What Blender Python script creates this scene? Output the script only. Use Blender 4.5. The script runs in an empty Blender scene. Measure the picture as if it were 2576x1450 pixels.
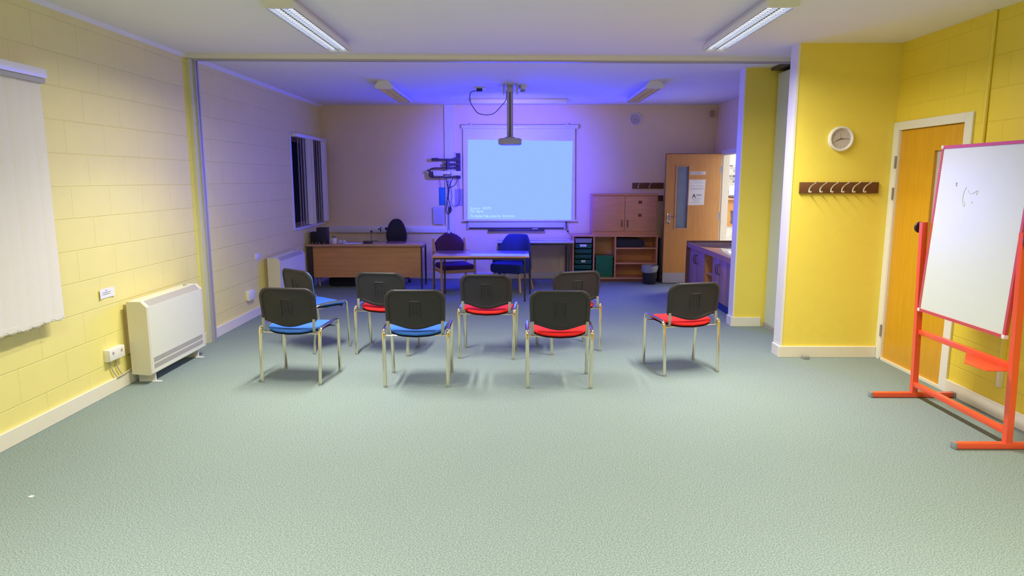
import bpy, bmesh, math, random
from mathutils import Vector, Matrix
random.seed(4)
PI = math.pi
S = bpy.context.scene
C = S.collection
CEIL = 2.765
XL, XR = -3.10, 3.30          # side walls of the near room
YB = 11.10                    # back wall

# ------------------------------------------------------------------ materials
def mat(name, col, rough=.6, metal=0., spec=.5, noise=0., nscale=30., bump=0., bscale=None, emit=None, estr=1., coat=0., trans=0., alpha=1.):
    m = bpy.data.materials.new(name); m.use_nodes = True
    nt = m.node_tree; b = nt.nodes['Principled BSDF']
    b.inputs['Base Color'].default_value = (*col, 1)
    b.inputs['Roughness'].default_value = rough
    b.inputs['Metallic'].default_value = metal
    b.inputs['Specular IOR Level'].default_value = spec
    b.inputs['Coat Weight'].default_value = coat
    b.inputs['Transmission Weight'].default_value = trans
    b.inputs['Alpha'].default_value = alpha
    if emit:
        b.inputs['Emission Color'].default_value = (*emit, 1)
        b.inputs['Emission Strength'].default_value = estr
    tc = nt.nodes.new('ShaderNodeTexCoord')
    n = nt.nodes.new('ShaderNodeTexNoise'); n.inputs['Scale'].default_value = nscale; n.inputs['Detail'].default_value = 4
    nt.links.new(tc.outputs['Object'], n.inputs['Vector'])
    mx = nt.nodes.new('ShaderNodeMix'); mx.data_type = 'RGBA'
    a = max(noise, .02)
    mx.inputs[6].default_value = (*[c*(1-a) for c in col], 1)
    mx.inputs[7].default_value = (*[min(1, c*(1+a)) for c in col], 1)
    nt.links.new(n.outputs['Fac'], mx.inputs[0]); nt.links.new(mx.outputs[2], b.inputs['Base Color'])
    if bump:
        n2 = n
        if bscale:
            n2 = nt.nodes.new('ShaderNodeTexNoise'); n2.inputs['Scale'].default_value = bscale
            nt.links.new(tc.outputs['Object'], n2.inputs['Vector'])
        bp = nt.nodes.new('ShaderNodeBump'); bp.inputs['Strength'].default_value = bump; bp.inputs['Distance'].default_value = .01
        nt.links.new(n2.outputs['Fac'], bp.inputs['Height']); nt.links.new(bp.outputs['Normal'], b.inputs['Normal'])
    return m

def block_wall(name, col, axis):
    """painted concrete blockwork: courses 0.224 m high"""
    m = mat(name, col, rough=.55, noise=.03, nscale=6)
    nt = m.node_tree; b = nt.nodes['Principled BSDF']
    tc = nt.nodes.new('ShaderNodeTexCoord'); sp = nt.nodes.new('ShaderNodeSeparateXYZ'); cb = nt.nodes.new('ShaderNodeCombineXYZ')
    nt.links.new(tc.outputs['Object'], sp.inputs[0])
    nt.links.new(sp.outputs['Y' if axis == 'X' else 'X'], cb.inputs[0]); nt.links.new(sp.outputs['Z'], cb.inputs[1])
    br = nt.nodes.new('ShaderNodeTexBrick'); nt.links.new(cb.outputs[0], br.inputs['Vector'])
    br.inputs['Scale'].default_value = 1; br.inputs['Brick Width'].default_value = .455; br.inputs['Row Height'].default_value = .2235
    br.inputs['Mortar Size'].default_value = .0045; br.inputs['Mortar Smooth'].default_value = .6
    n = nt.nodes.new('ShaderNodeTexNoise'); n.inputs['Scale'].default_value = 130; nt.links.new(tc.outputs['Object'], n.inputs['Vector'])
    ma = nt.nodes.new('ShaderNodeMath'); ma.operation = 'MULTIPLY_ADD'
    nt.links.new(n.outputs['Fac'], ma.inputs[0]); ma.inputs[1].default_value = -.12
    nt.links.new(br.outputs['Fac'], ma.inputs[2])
    bp = nt.nodes.new('ShaderNodeBump'); bp.invert = True; bp.inputs['Strength'].default_value = .55; bp.inputs['Distance'].default_value = .006
    nt.links.new(ma.outputs[0], bp.inputs['Height']); nt.links.new(bp.outputs['Normal'], b.inputs['Normal'])
    return m

def wood(name, col, rough=.4, axis=2, contrast=.12, coat=.2):
    m = mat(name, col, rough=rough, coat=coat)
    nt = m.node_tree; b = nt.nodes['Principled BSDF']
    tc = nt.nodes.new('ShaderNodeTexCoord'); mp = nt.nodes.new('ShaderNodeMapping')
    s = [14, 14, 14]; s[axis] = 1.2
    mp.inputs['Scale'].default_value = s
    nt.links.new(tc.outputs['Object'], mp.inputs['Vector'])
    n = nt.nodes.new('ShaderNodeTexNoise'); n.inputs['Scale'].default_value = 3; n.inputs['Detail'].default_value = 8
    nt.links.new(mp.outputs[0], n.inputs['Vector'])
    r = nt.nodes.new('ShaderNodeValToRGB')
    r.color_ramp.elements[0].color = (*[c*(1-contrast) for c in col], 1); r.color_ramp.elements[0].position = .3
    r.color_ramp.elements[1].color = (*[min(1, c*(1+contrast)) for c in col], 1); r.color_ramp.elements[1].position = .7
    nt.links.new(n.outputs['Fac'], r.inputs[0]); nt.links.new(r.outputs[0], b.inputs['Base Color'])
    return m

def carpet_mat():
    m = mat('carpet', (.3, .37, .34), rough=.95, spec=.1)
    nt = m.node_tree; b = nt.nodes['Principled BSDF']
    tc = nt.nodes.new('ShaderNodeTexCoord')
    n = nt.nodes.new('ShaderNodeTexNoise'); n.inputs['Scale'].default_value = 150; n.inputs['Detail'].default_value = 3
    n2 = nt.nodes.new('ShaderNodeTexNoise'); n2.inputs['Scale'].default_value = 2.2
    for q in (n, n2): nt.links.new(tc.outputs['Object'], q.inputs['Vector'])
    r = nt.nodes.new('ShaderNodeValToRGB')
    r.color_ramp.elements[0].color = (.135, .185, .172, 1); r.color_ramp.elements[0].position = .34
    r.color_ramp.elements[1].color = (.315, .385, .352, 1); r.color_ramp.elements[1].position = .66
    nt.links.new(n.outputs['Fac'], r.inputs[0])
    mx = nt.nodes.new('ShaderNodeMix'); mx.data_type = 'RGBA'; mx.blend_type = 'MULTIPLY'; mx.inputs[0].default_value = .25
    r2 = nt.nodes.new('ShaderNodeValToRGB'); r2.color_ramp.elements[0].color = (.8, .8, .8, 1)
    nt.links.new(n2.outputs['Fac'], r2.inputs[0])
    nt.links.new(r.outputs[0], mx.inputs[6]); nt.links.new(r2.outputs[0], mx.inputs[7]); nt.links.new(mx.outputs[2], b.inputs['Base Color'])
    bp = nt.nodes.new('ShaderNodeBump'); bp.inputs['Strength'].default_value = .3; bp.inputs['Distance'].default_value = .003
    nt.links.new(n.outputs['Fac'], bp.inputs['Height']); nt.links.new(bp.outputs['Normal'], b.inputs['Normal'])
    return m

def emis(name, col, strength=1.):
    m = bpy.data.materials.new(name); m.use_nodes = True
    nt = m.node_tree; nt.nodes.remove(nt.nodes['Principled BSDF'])
    e = nt.nodes.new('ShaderNodeEmission'); e.inputs[0].default_value = (*col, 1); e.inputs[1].default_value = strength
    nt.links.new(e.outputs[0], nt.nodes['Material Output'].inputs[0])
    return m

M = {}
M['carpet'] = carpet_mat()
M['ceiling'] = mat('ceiling_paint', (.80, .78, .74), rough=.85, noise=.02, nscale=3)
M['wall_left'] = block_wall('cream_blockwork', (.84, .75, .25), 'X')
M['wall_right'] = block_wall('yellow_blockwork', (.85, .66, .06), 'X')
M['wall_yellow'] = mat('yellow_plaster', (.86, .70, .10), rough=.6, noise=.03, nscale=8, bump=.1, bscale=160)
M['wall_cream'] = mat('cream_plaster', (.88, .71, .42), rough=.6, noise=.03, nscale=8, bump=.08, bscale=150)
M['white'] = mat('white_gloss_paint', (.80, .78, .70), rough=.4)
M['heater'] = mat('heater_enamel', (.74, .75, .60), rough=.35)
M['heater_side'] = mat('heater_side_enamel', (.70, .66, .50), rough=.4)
M['beige'] = mat('beige_metal', (.45, .35, .2), rough=.5)
M['grille'] = mat('grey_grille', (.42, .40, .33), rough=.5, noise=.25, nscale=160)
M['blind'] = mat('blind_fabric', (.78, .74, .65), rough=.8, noise=.03, nscale=60)
M['alu'] = mat('aluminium', (.48, .46, .50), rough=.45, metal=.25)
M['greypaint'] = mat('grey_partition', (.62, .70, .66), rough=.45)
M['plastic_white'] = mat('white_plastic', (.8, .78, .74), rough=.35)
M['black_plastic'] = mat('black_plastic', (.022, .019, .022), rough=.5, noise=.15, nscale=200, bump=.12, bscale=320)
M['black'] = mat('black_matt', (.018, .018, .022), rough=.5)
M['chrome'] = mat('chrome', (.84, .76, .60), rough=.1, metal=1)  # warm base tint stands in for gold reflections on the legs
M['steel'] = mat('grey_steel', (.36, .37, .36), rough=.35, metal=.4)
M['red_fabric'] = mat('red_fabric', (.80, .012, .010), rough=.9, noise=.25, nscale=260, bump=.3)
M['blue_fabric'] = mat('blue_fabric', (.035, .15, .55), rough=.9, noise=.2, nscale=260, bump=.3)
M['navy'] = mat('navy_fabric', (.022, .045, .22), rough=.9, noise=.2, nscale=160, bump=.2)
M['purple'] = mat('purple_fabric', (.07, .018, .12), rough=.9, noise=.2, nscale=160, bump=.2)
M['redpaint'] = mat('red_enamel', (.84, .10, .03), rough=.3, coat=.3)
M['magenta'] = mat('crimson_trim', (.56, .08, .07), rough=.4)
M['board'] = mat('whiteboard_surface', (.66, .69, .58), rough=.3, noise=.03, nscale=4)
M['door'] = wood('door_veneer', (.62, .30, .085), axis=2, contrast=.06)
M['door_ochre'] = wood('ochre_door_veneer', (.66, .33, .012), axis=2, contrast=.06)
M['beech'] = wood('beech_laminate', (.66, .30, .15), axis=0, contrast=.07, rough=.55, coat=.03)
M['desk'] = wood('desk_laminate', (.66, .31, .11), axis=0, contrast=.1)
M['desktop'] = wood('desktop_laminate', (.58, .30, .18), axis=0, contrast=.06, rough=.22, coat=.6)
M['tabletop'] = wood('tabletop_laminate', (.55, .34, .24), axis=0, contrast=.04, rough=.25, coat=1.)
for k_, v_ in (('Coat Roughness', .16), ('Coat IOR', 2.2)): M['tabletop'].node_tree.nodes['Principled BSDF'].inputs[k_].default_value = v_
M['brownedge'] = wood('dark_wood_edge', (.20, .09, .05), axis=2)
M['pale_wood'] = wood('pale_beech', (.62, .34, .16), axis=2, contrast=.06)
M['rack'] = wood('dark_brown_rack', (.13, .045, .012), axis=0, contrast=.1, rough=.55)
M['counter'] = mat('counter_laminate', (.55, .50, .50), rough=.12, coat=.8)
M['counter_door'] = wood('counter_door', (.40, .22, .18), axis=2, contrast=.05)
M['kick'] = mat('blue_plinth', (.03, .05, .16), rough=.6)
M['darkmetal'] = mat('dark_metal', (.05, .035, .04), rough=.4)
M['greentray'] = mat('green_tray', (.012, .12, .08), rough=.35)
M['greytray'] = mat('grey_tray', (.30, .30, .34), rough=.4)
M['greenbright'] = mat('bright_green_tray', (.02, .20, .09), rough=.35)
M['bag'] = mat('black_bag', (.02, .02, .035), rough=.8, bump=.4, bscale=40)
M['binblack'] = mat('bin_black', (.02, .02, .03), rough=.4)
M['liner'] = mat('bin_liner', (.45, .47, .52), rough=.25, alpha=.7)
M['paper'] = mat('paper', (.80, .80, .80), rough=.7)
M['bluepaper'] = mat('blue_card', (.02, .22, .38), rough=.6)
M['palepaper'] = mat('pale_notice', (.50, .52, .50), rough=.7)
M['greyplate'] = mat('grey_plate', (.40, .36, .42), rough=.6)
M['ink'] = mat('ink', (.06, .05, .06), rough=.6)
M['greyink'] = mat('grey_ink', (.38, .38, .38), rough=.6)
M['faintink'] = mat('faint_ink', (.45, .46, .42), rough=.6)
M['glass'] = mat('dim_glass', (.22, .27, .33), rough=.12, spec=.8, noise=.25, nscale=5)
M['nightglass'] = mat('night_glass', (.010, .008, .012), rough=.05, spec=.8)
M['wireglass'] = mat('wired_glass', (.62, .6, .56), rough=.2, spec=.8)
M['cable'] = mat('dark_cable', (.03, .025, .05), rough=.5)
M['cream_cable'] = mat('cream_cable', (.55, .5, .36), rough=.5)
M['tube_lit'] = emis('lit_tube', (.66, .74, 1.0), 1.7)
M['refl_lit'] = mat('lit_reflector', (.75, .78, .85), rough=.25, metal=.6)
M['louvre'] = mat('louvre', (.85, .85, .90), rough=.4)
M['louvre_warm'] = mat('unlit_louvre_warm_reflection', (.95, .78, .45), rough=.4, metal=.2)  # warm colour painted in for near-room light reflected by the blades
M['refl_off'] = mat('unlit_reflector_shade_band', (.50, .33, .14), rough=.4)  # brown painted in as the darker band between the warm reflections
M['tube_off'] = mat('unlit_tube_warm_reflection', (.95, .88, .66), rough=.3)  # yellowed to imitate near-room light caught by the dead tubes
M['projected'] = emis('projected_blue_image', (.285, .47, 22.0), 1.0)
M['projtext'] = emis('projected_text', (.50, .82, 22.0), 1.0)
M['projector'] = mat('projector_case', (.46, .45, .50), rough=.45)
M['tile'] = None
M['clockface'] = mat('clock_face', (.58, .5, .48), rough=.5)
M['skirting'] = mat('skirting_gloss', (.78, .74, .60), rough=.35)
M['otherfloor'] = mat('pale_vinyl', (.6, .6, .62), rough=.4)
M['otherwall'] = mat('white_wall', (.85, .85, .82), rough=.7)
M['bright_blue'] = mat('bright_blue_plastic', (.02, .1, .5), rough=.5)
M['brown_shell'] = mat('brown_shell', (.07, .05, .05), rough=.4)

def tile_mat():
    m = mat('mosaic_tiles', (.6, .6, .6), rough=.2)
    nt = m.node_tree; b = nt.nodes['Principled BSDF']
    tc = nt.nodes.new('ShaderNodeTexCoord'); sp = nt.nodes.new('ShaderNodeSeparateXYZ'); cb = nt.nodes.new('ShaderNodeCombineXYZ')
    nt.links.new(tc.outputs['Object'], sp.inputs[0]); nt.links.new(sp.outputs['X'], cb.inputs[0]); nt.links.new(sp.outputs['Z'], cb.inputs[1])
    br = nt.nodes.new('ShaderNodeTexBrick'); nt.links.new(cb.outputs[0], br.inputs['Vector'])
    br.inputs['Scale'].default_value = 1; br.inputs['Brick Width'].default_value = .17; br.inputs['Row Height'].default_value = .075
    br.inputs['Mortar Size'].default_value = .006; br.inputs['Bias'].default_value = -.15
    br.inputs['Color1'].default_value = (.12, .12, .12, 1); br.inputs['Color2'].default_value = (.85, .85, .82, 1); br.inputs['Mortar'].default_value = (.75, .75, .72, 1)
    nt.links.new(br.outputs['Color'], b.inputs['Base Color'])
    return m
M['tile'] = tile_mat()

# ------------------------------------------------------------------ mesh builder
class B:
    def __init__(s): s.bm = bmesh.new()
    def box(s, x0, x1, y0, y1, z0, z1, bev=0, mx=None):
        r = bmesh.ops.create_cube(s.bm, size=1)
        vs = r['verts']
        T = Matrix.Translation(((x0+x1)/2, (y0+y1)/2, (z0+z1)/2)) @ Matrix.Diagonal((abs(x1-x0), abs(y1-y0), abs(z1-z0), 1))
        bmesh.ops.transform(s.bm, matrix=T, verts=vs)
        if bev:
            es = list({e for v in vs for e in v.link_edges})
            rr = bmesh.ops.bevel(s.bm, geom=es, offset=bev, segments=2, affect='EDGES', profile=.5)
            vs = list({v for f in rr['faces'] for v in f.verts} | {v for v in vs if v.is_valid})
        if mx is not None:
            allv = set(vs); stack = list(vs)
            while stack:
                v = stack.pop()
                for e in v.link_edges:
                    o = e.other_vert(v)
                    if o not in allv: allv.add(o); stack.append(o)
            bmesh.ops.transform(s.bm, matrix=mx, verts=list(allv))
        return s
    def tube(s, pts, r, seg=10, r2=None, up=None, smooth=0, cap=True):
        """swept tube, r across, r2 in the other direction"""
        P = [Vector(p) for p in pts]
        if smooth:
            for _ in range(smooth):
                Q = [P[0]]
                for a, b in zip(P, P[1:]): Q += [a.lerp(b, .25), a.lerp(b, .75)]
                Q.append(P[-1]); P = Q
        if r2 is None: r2 = r
        n = len(P); rings = []; U = Vector(up) if up else None; prev = None
        for i in range(n):
            t = (P[min(i+1, n-1)] - P[max(i-1, 0)])
            if t.length < 1e-9: t = Vector((0, 0, 1))
            t.normalize()
            if U is not None: a = U - t*U.dot(t)
            elif prev is not None: a = prev - t*prev.dot(t)
            else:
                k = Vector((1, 0, 0)) if abs(t.x) < .9 else Vector((0, 1, 0)); a = k - t*k.dot(t)
            a.normalize(); prev = a; c = t.cross(a)
            rings.append([s.bm.verts.new(P[i] + a*(r*math.cos(2*PI*j/seg)) + c*(r2*math.sin(2*PI*j/seg))) for j in range(seg)])
        for A, D in zip(rings, rings[1:]):
            for j in range(seg): s.bm.faces.new((A[j], A[(j+1) % seg], D[(j+1) % seg], D[j]))
        if cap:
            s.bm.faces.new(rings[0][::-1]); s.bm.faces.new(rings[-1])
        return s
    def rings(s, rings, closed=True, cap0=True, cap1=True):
        R = [[s.bm.verts.new(p) for p in r] for r in rings]
        for A, D in zip(R, R[1:]):
            n = len(A)
            for j in range(n if closed else n-1): s.bm.faces.new((A[j], A[(j+1) % n], D[(j+1) % n], D[j]))
        if cap0: s.bm.faces.new(R[0][::-1])
        if cap1: s.bm.faces.new(R[-1])
        return s
    def lathe(s, prof, cx=0, cy=0, seg=32, ax='Z', cz=0):
        rr = []
        for r, h in prof:
            ring = []
            for j in range(seg):
                a = 2*PI*j/seg; u, v = max(r, 1e-4)*math.cos(a), max(r, 1e-4)*math.sin(a)
                if ax == 'Z': ring.append((cx+u, cy+v, cz+h))
                elif ax == 'Y': ring.append((cx+u, cy+h, cz+v))
                else: ring.append((cx+h, cy+u, cz+v))
            rr.append(ring)
        return s.rings(rr)
    def prism(s, poly, ax, a0, a1):
        def pt(p, a):
            return {'X': (a, p[0], p[1]), 'Y': (p[0], a, p[1]), 'Z': (p[0], p[1], a)}[ax]
        return s.rings([[pt(p, a0) for p in poly], [pt(p, a1) for p in poly]])

OFF = {}
def finish(b, off, smooth):
    bmesh.ops.recalc_face_normals(b.bm, faces=b.bm.faces)
    if off: bmesh.ops.translate(b.bm, verts=b.bm.verts, vec=-Vector(off))
    me = bpy.data.meshes.new('m'); b.bm.to_mesh(me); b.bm.free()
    if smooth:
        for p in me.polygons: p.use_smooth = True
        try: me.set_sharp_from_angle(angle=math.radians(38))
        except Exception: pass
    return me
def obj(name, b, m, parent=None, smooth=True, label=None, loc=None):
    """one mesh object. With a parent the geometry was built in the frame of the world and is shifted to the thing's origin."""
    off = OFF.get(parent.name) if parent else loc
    me = finish(b, off, smooth); me.materials.append(m)
    o = bpy.data.objects.new(name, me); C.objects.link(o)
    if parent: o.parent = parent; OFF[o.name] = off
    elif loc: o.location = loc; OFF[o.name] = loc
    if label: o['label'] = label
    return o
def thing(name, label, cat, loc=(0, 0, 0), group=None, local=False):
    o = bpy.data.objects.new(name, None); C.objects.link(o); o.location = loc; o.empty_display_size = .1
    OFF[o.name] = None if local else tuple(loc)
    o['label'] = label; o['category'] = cat
    if group: o['group'] = group
    return o
def single(name, b, m, label, cat, loc=None, group=None, smooth=True):
    o = obj(name, b, m, None, smooth, loc=loc); o['label'] = label; o['category'] = cat
    if group: o['group'] = group
    return o
def struct(name, b, m, parent=None, smooth=False):
    o = obj(name, b, m, parent, smooth)
    if not parent: o['kind'] = 'structure'
    return o
def sthing(name, loc):
    o = bpy.data.objects.new(name, None); C.objects.link(o); o.location = loc; OFF[o.name] = tuple(loc); o['kind'] = 'structure'
    return o
def copy_tree(o, parent=None):
    c = o.copy(); C.objects.link(c)
    if parent: c.parent = parent
    for ch in list(o.children): copy_tree(ch, c)
    return c
def text(name, body, size, mx, m, parent, spacing=1.0, ext=.0006, align='LEFT'):
    cu = bpy.data.curves.new('t', 'FONT'); cu.body = body; cu.size = size; cu.extrude = ext; cu.space_character = spacing; cu.align_x = align
    cu.resolution_u = 2
    t = bpy.data.objects.new('t', cu); C.objects.link(t)
    bpy.context.view_layer.update()
    me = bpy.data.meshes.new_from_object(t.evaluated_get(bpy.context.evaluated_depsgraph_get()))
    bpy.data.objects.remove(t)
    off = OFF.get(parent.name)
    me.transform(mx)
    if off: me.transform(Matrix.Translation(-Vector(off)))
    me.materials.clear(); me.materials.append(m)
    o = bpy.data.objects.new(name, me); C.objects.link(o); o.parent = parent; OFF[o.name] = off
    return o
RX = Matrix.Rotation(PI/2, 4, 'X')
def facing_cam(x, y, z): return Matrix.Translation((x, y, z)) @ RX            # text on a surface facing -Y

# ------------------------------------------------------------------ the room
b = B().box(-3.4, 3.9, -2.6, 7.7, -.1, 0).box(-3.4, 3.2, 7.7, 11.4, -.1, 0); struct('floor', b, M['carpet'])
b = B().box(-3.4, 3.9, -2.6, 7.7, CEIL, CEIL+.1).box(-3.4, 3.25, 7.7, 11.4, CEIL, CEIL+.1); struct('ceiling', b, M['ceiling'])
W1 = (2.30, 4.30, .80, 2.12)      # near window y0,y1,z0,z1
W2 = (9.54, 11.02, .93, 2.20)
b = B()
for y0, y1, z0, z1 in ((-2.6, W1[0], 0, CEIL), (W1[0], W1[1], 0, W1[2]), (W1[0], W1[1], W1[3], CEIL), (W1[1], W2[0], 0, CEIL), (W2[0], W2[1], 0, W2[2]), (W2[0], W2[1], W2[3], CEIL), (W2[1], 11.4, 0, CEIL)):
    b.box(XL-.3, XL, y0, y1, z0, z1)
struct('wall_left', b, M['wall_left'])
b = B().box(-3.4, 3.25, YB, 11.4, 0, CEIL); struct('wall_back', b, M['wall_cream'])
b = B().box(-3.4, 3.9, -2.7, -2.6, 0, CEIL); struct('wall_behind_camera', b, M['wall_left'])
D1 = (5.165, 6.045, 2.03)
b = B().box(XR, XR+.3, -2.6, D1[0], 0, CEIL).box(XR, XR+.3, D1[0], D1[1], D1[2], CEIL).box(XR, XR+.3, D1[1], 7.75, 0, CEIL)
struct('wall_right', b, M['wall_right'])
b = B().box(3.15, 3.25, 7.60, 9.84, 0, CEIL).box(3.15, 3.25, 9.84, 10.66, 2.0, CEIL).box(3.15, 3.25, 10.66, YB, 0, CEIL)
struct('wall_right_far', b, M['wall_cream'])
b = B().box(2.43, XR, 6.12, 6.27, 0, CEIL); struct('wall_partition_pocket', b, M['wall_yellow'])
b = B().box(2.41, 2.43, 6.115, 6.275, 0, CEIL); struct('trim_pocket_edge', b, M['white'])
b = B().box(2.405, 3.3, 7.45, 7.60, 0, CEIL); struct('wall_far_pier', b, M['wall_yellow'])
b = B().box(2.39, 2.405, 7.445, 7.605, 0, CEIL); struct('trim_pier_edge', b, M['white'])
def base(name, x0, x1, y0, y1): 
    bb = B().box(x0, x1, y0, y1, 0, .105, bev=.004); struct(name, bb, M['skirting'])
base('baseboard_left', XL, XL+.02, -2.6, 6.62); base('baseboard_left_far', XL, XL+.02, 6.75, YB)
base('baseboard_back', XL+.02, 3.15, YB-.02, YB)
base('baseboard_pocket', 2.395, 3.28, 6.10, 6.12); base('baseboard_pocket_edge', 2.395, 2.41, 6.12, 6.275)
base('baseboard_pier', 2.375, 2.70, 7.43, 7.45); base('baseboard_pier_edge', 2.372, 2.39, 7.44, 7.605)
base('baseboard_right', XR-.02, XR, -2.6, 5.08); base('baseboard_right_corner', XR-.02, XR, 6.12, 6.12+.001)
b = B().prism([(XL, CEIL), (XL, CEIL-.035), (XL+.035, CEIL)], 'Y', 6.76, YB); struct('trim_cornice_left_far', b, M['ceiling'])
b = B().prism([(XL, CEIL), (XL, CEIL-.03), (XL+.025, CEIL)], 'Y', -2.6, 6.62); struct('trim_cornice_left', b, M['ceiling'])
# partition: jamb on the left wall, ceiling track, folded panels in the pocket
t = thing('partition_jamb', 'tall grey and lilac aluminium post fixed to the left wall under the ceiling track', 'post', (XL+.03, 6.68, 0))
obj('timber_lining', B().box(XL, XL+.042, 6.62, 6.68, 0, 2.73), mat('jamb_paint', (.62, .62, .40), rough=.5), t, False)
obj('channel', B().box(XL, XL+.062, 6.68, 6.70, 0, 2.73).box(XL, XL+.048, 6.70, 6.73, 0, 2.73).box(XL, XL+.062, 6.73, 6.75, 0, 2.73), M['alu'], t, False)
t = thing('ceiling_track', 'long grey ceiling track crossing the room from the left post', 'track', (0, 6.7, CEIL))
obj('timber_rail', B().prism([(XL, 6.62), (2.9, 6.84), (2.9, 6.93), (XL, 6.71)], 'Z', CEIL-.03, CEIL), M['ceiling'], t, False)
obj('track_channel', B().prism([(XL, 6.66), (2.9, 6.88), (2.9, 6.90), (XL, 6.68)], 'Z', CEIL-.045, CEIL-.03).prism([(XL, 6.70), (2.9, 6.92), (2.9, 6.94), (XL, 6.72)], 'Z', CEIL-.045, CEIL-.03), M['alu'], t, False)
obj('pocket_track', B().box(2.66, 2.80, 6.30, 7.44, CEIL-.03, CEIL), M['darkmetal'], t, False)
t = thing('folding_partition', 'pale grey-green panels of the folded partition parked between yellow walls', 'partition', (2.85, 6.9, 0))
for k in range(5):
    pb = B().box(2.735+k*.085, 2.80+k*.085, 6.29, 7.43, .05, CEIL-.06, bev=.004)
    obj('panel', pb, M['greypaint'], t, False)
obj('bottom_seal', B().box(2.725, 3.14, 6.29, 7.43, .0, .05), M['alu'], t, False)

# ------------------------------------------------------------------ windows
def window(n, W, mullions):
    y0, y1, z0, z1 = W
    t = sthing('window_%d' % n, (XL-.1, (y0+y1)/2, z0))
    f = B(); x0, x1 = XL-.16, XL-.09
    f.box(x0, x1, y0, y1, z0, z0+.06).box(x0, x1, y0, y1, z1-.06, z1).box(x0, x1, y0, y0+.06, z0+.06, z1-.06).box(x0, x1, y1-.06, y1, z0+.06, z1-.06)
    for m_ in mullions: f.box(x0, x1, m_-.03, m_+.03, z0+.06, z1-.06)
    obj('frame', f, M['brownedge'] if n == 2 else M['white'], t, False)
    obj('pane', B().box(x0+.03, x0+.036, y0+.05, y1-.05, z0+.05, z1-.05), M['nightglass'], t, False)
    obj('sill', B().box(XL-.2, XL+(.02 if n == 2 else .045), y0-.03, min(y1+.03, YB), z0-.025, z0+.004, bev=.004), M['white'], t, False)
window(1, W1, [3.3]); window(2, W2, [10.35])
# white frame strips round the far window
b = B().box(XL, XL+.012, W2[0]-.07, W2[0], W2[2]-.02, W2[3]).box(XL, XL+.012, W2[0]-.07, YB, W2[3], W2[3]+.05)
struct('trim_window_far', b, M['white'])
# near vertical blind
t = thing('vertical_blind', 'closed off-white vertical blind hanging over the near left window', 'blind', (XL+.08, 3.4, .70))
obj('headrail', B().box(XL+.03, XL+.125, 2.05, 4.47, 2.245, 2.305, bev=.006), M['plastic_white'], t)
rc = B().box(XL+.03, XL+.112, 2.06, 4.465, 2.215, 2.243); obj('carrier_track', rc, M['grille'], t)
k = 0; y = 4.44
while y > 2.05:
    a = math.radians(3 if k % 2 else 4.5)
    bb = B(); n = 8; w = .128
    out, inn = [], []
    for i in range(n+1):
        u = -w/2 + w*i/n; bow = .0035*math.cos(PI*u/w)
        out.append((XL+.085 + math.sin(a)*u + bow, y-w/2+.004 + math.cos(a)*u))
    poly = out + [(p[0]-.0015, p[1]) for p in out[::-1]]
    z0 = .705 + .004*math.sin(k*1.7)
    bb.prism(poly, 'Z', z0, 2.225)
    vane = obj('vane', bb, M['blind'], t)
    cb = B()
    cb.tube([(XL+.10, y-.02, z0+.012), (XL+.104, y-.05, z0-.006), (XL+.104, y-.085, z0-.006), (XL+.10, y-.115, z0+.012)], .0022, 5, smooth=2)
    obj('chain', cb, M['grille'], vane)
    wb = B().prism([(p[0]+.001, p[1]) for p in poly], 'Z', z0-.002, z0+.03); obj('weight', wb, M['blind'], vane)
    y -= .104; k += 1
# far blind, vanes turned open
t = thing('vertical_blind', 'half-open vertical blind with turned vanes at the far left window', 'blind', (XL+.06, 10.3, .95))
obj('headrail', B().box(XL+.012, XL+.09, W2[0]-.01, 11.05, 2.19, 2.235, bev=.004), M['plastic_white'], t)
VN = [(9.68, -27), (9.79, -28), (9.90, -26), (10.01, -27), (10.10, 72), (10.19, 68), (10.27, 60), (10.46, -26), (10.57, -27), (10.68, -25), (10.79, -26), (10.88, 40), (10.97, 50)]
for k, (y, ang) in enumerate(VN):
    a = math.radians(ang); w = .089
    dx, dy = math.sin(a)*w/2, math.cos(a)*w/2
    p = [(XL+.05-dx, y-dy), (XL+.05+dx, y+dy), (XL+.052+dx, y+dy+.002), (XL+.052-dx, y-dy+.002)]
    z0 = .955
    vane = obj('vane', B().prism(p, 'Z', z0, 2.19), M['blind'], t, False)
    obj('weight', B().prism([(q[0]+.0008, q[1]-.0008) for q in p], 'Z', z0-.004, z0+.04), M['blind'], vane, False)

# ------------------------------------------------------------------ doors
# near right door (closed) in the right wall
t = sthing('door_1', (XR, 5.6, 0))
y0, y1, z1 = D1
gl = (5.32, 5.535, .85, 1.84)
lf = B(); lx0, lx1 = XR+.012, XR+.056
lf.box(lx0, lx1, y0, gl[0], .008, z1-.004).box(lx0, lx1, gl[1], y1, .008, z1-.004).box(lx0, lx1, gl[0], gl[1], .008, gl[2]).box(lx0, lx1, gl[0], gl[1], gl[3], z1-.004)
obj('door_leaf', lf, M['door_ochre'], t, False, label='ochre veneered door leaf')
gb = B().box(XR+.03, XR+.036, gl[0], gl[1], gl[2], gl[3]); pane = obj('glass_panel', gb, M['wireglass'], t, False)
wr = B()
for i in range(46): wr.box(XR+.028, XR+.030, gl[0], gl[1], gl[2]+.02+i*.0208, gl[2]+.023+i*.0208)
obj('wire_mesh', wr, M['greyplate'], pane, False)
bd = B(); w_ = .016
bd.box(XR+.006, lx0+.004, gl[0]-w_, gl[0], gl[2]-w_, gl[3]+w_).box(XR+.006, lx0+.004, gl[1], gl[1]+w_, gl[2]-w_, gl[3]+w_).box(XR+.006, lx0+.004, gl[0], gl[1], gl[2]-w_, gl[2]).box(XR+.006, lx0+.004, gl[0], gl[1], gl[3], gl[3]+w_)
obj('glazing_bead', bd, M['door_ochre'], t, False)
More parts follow.
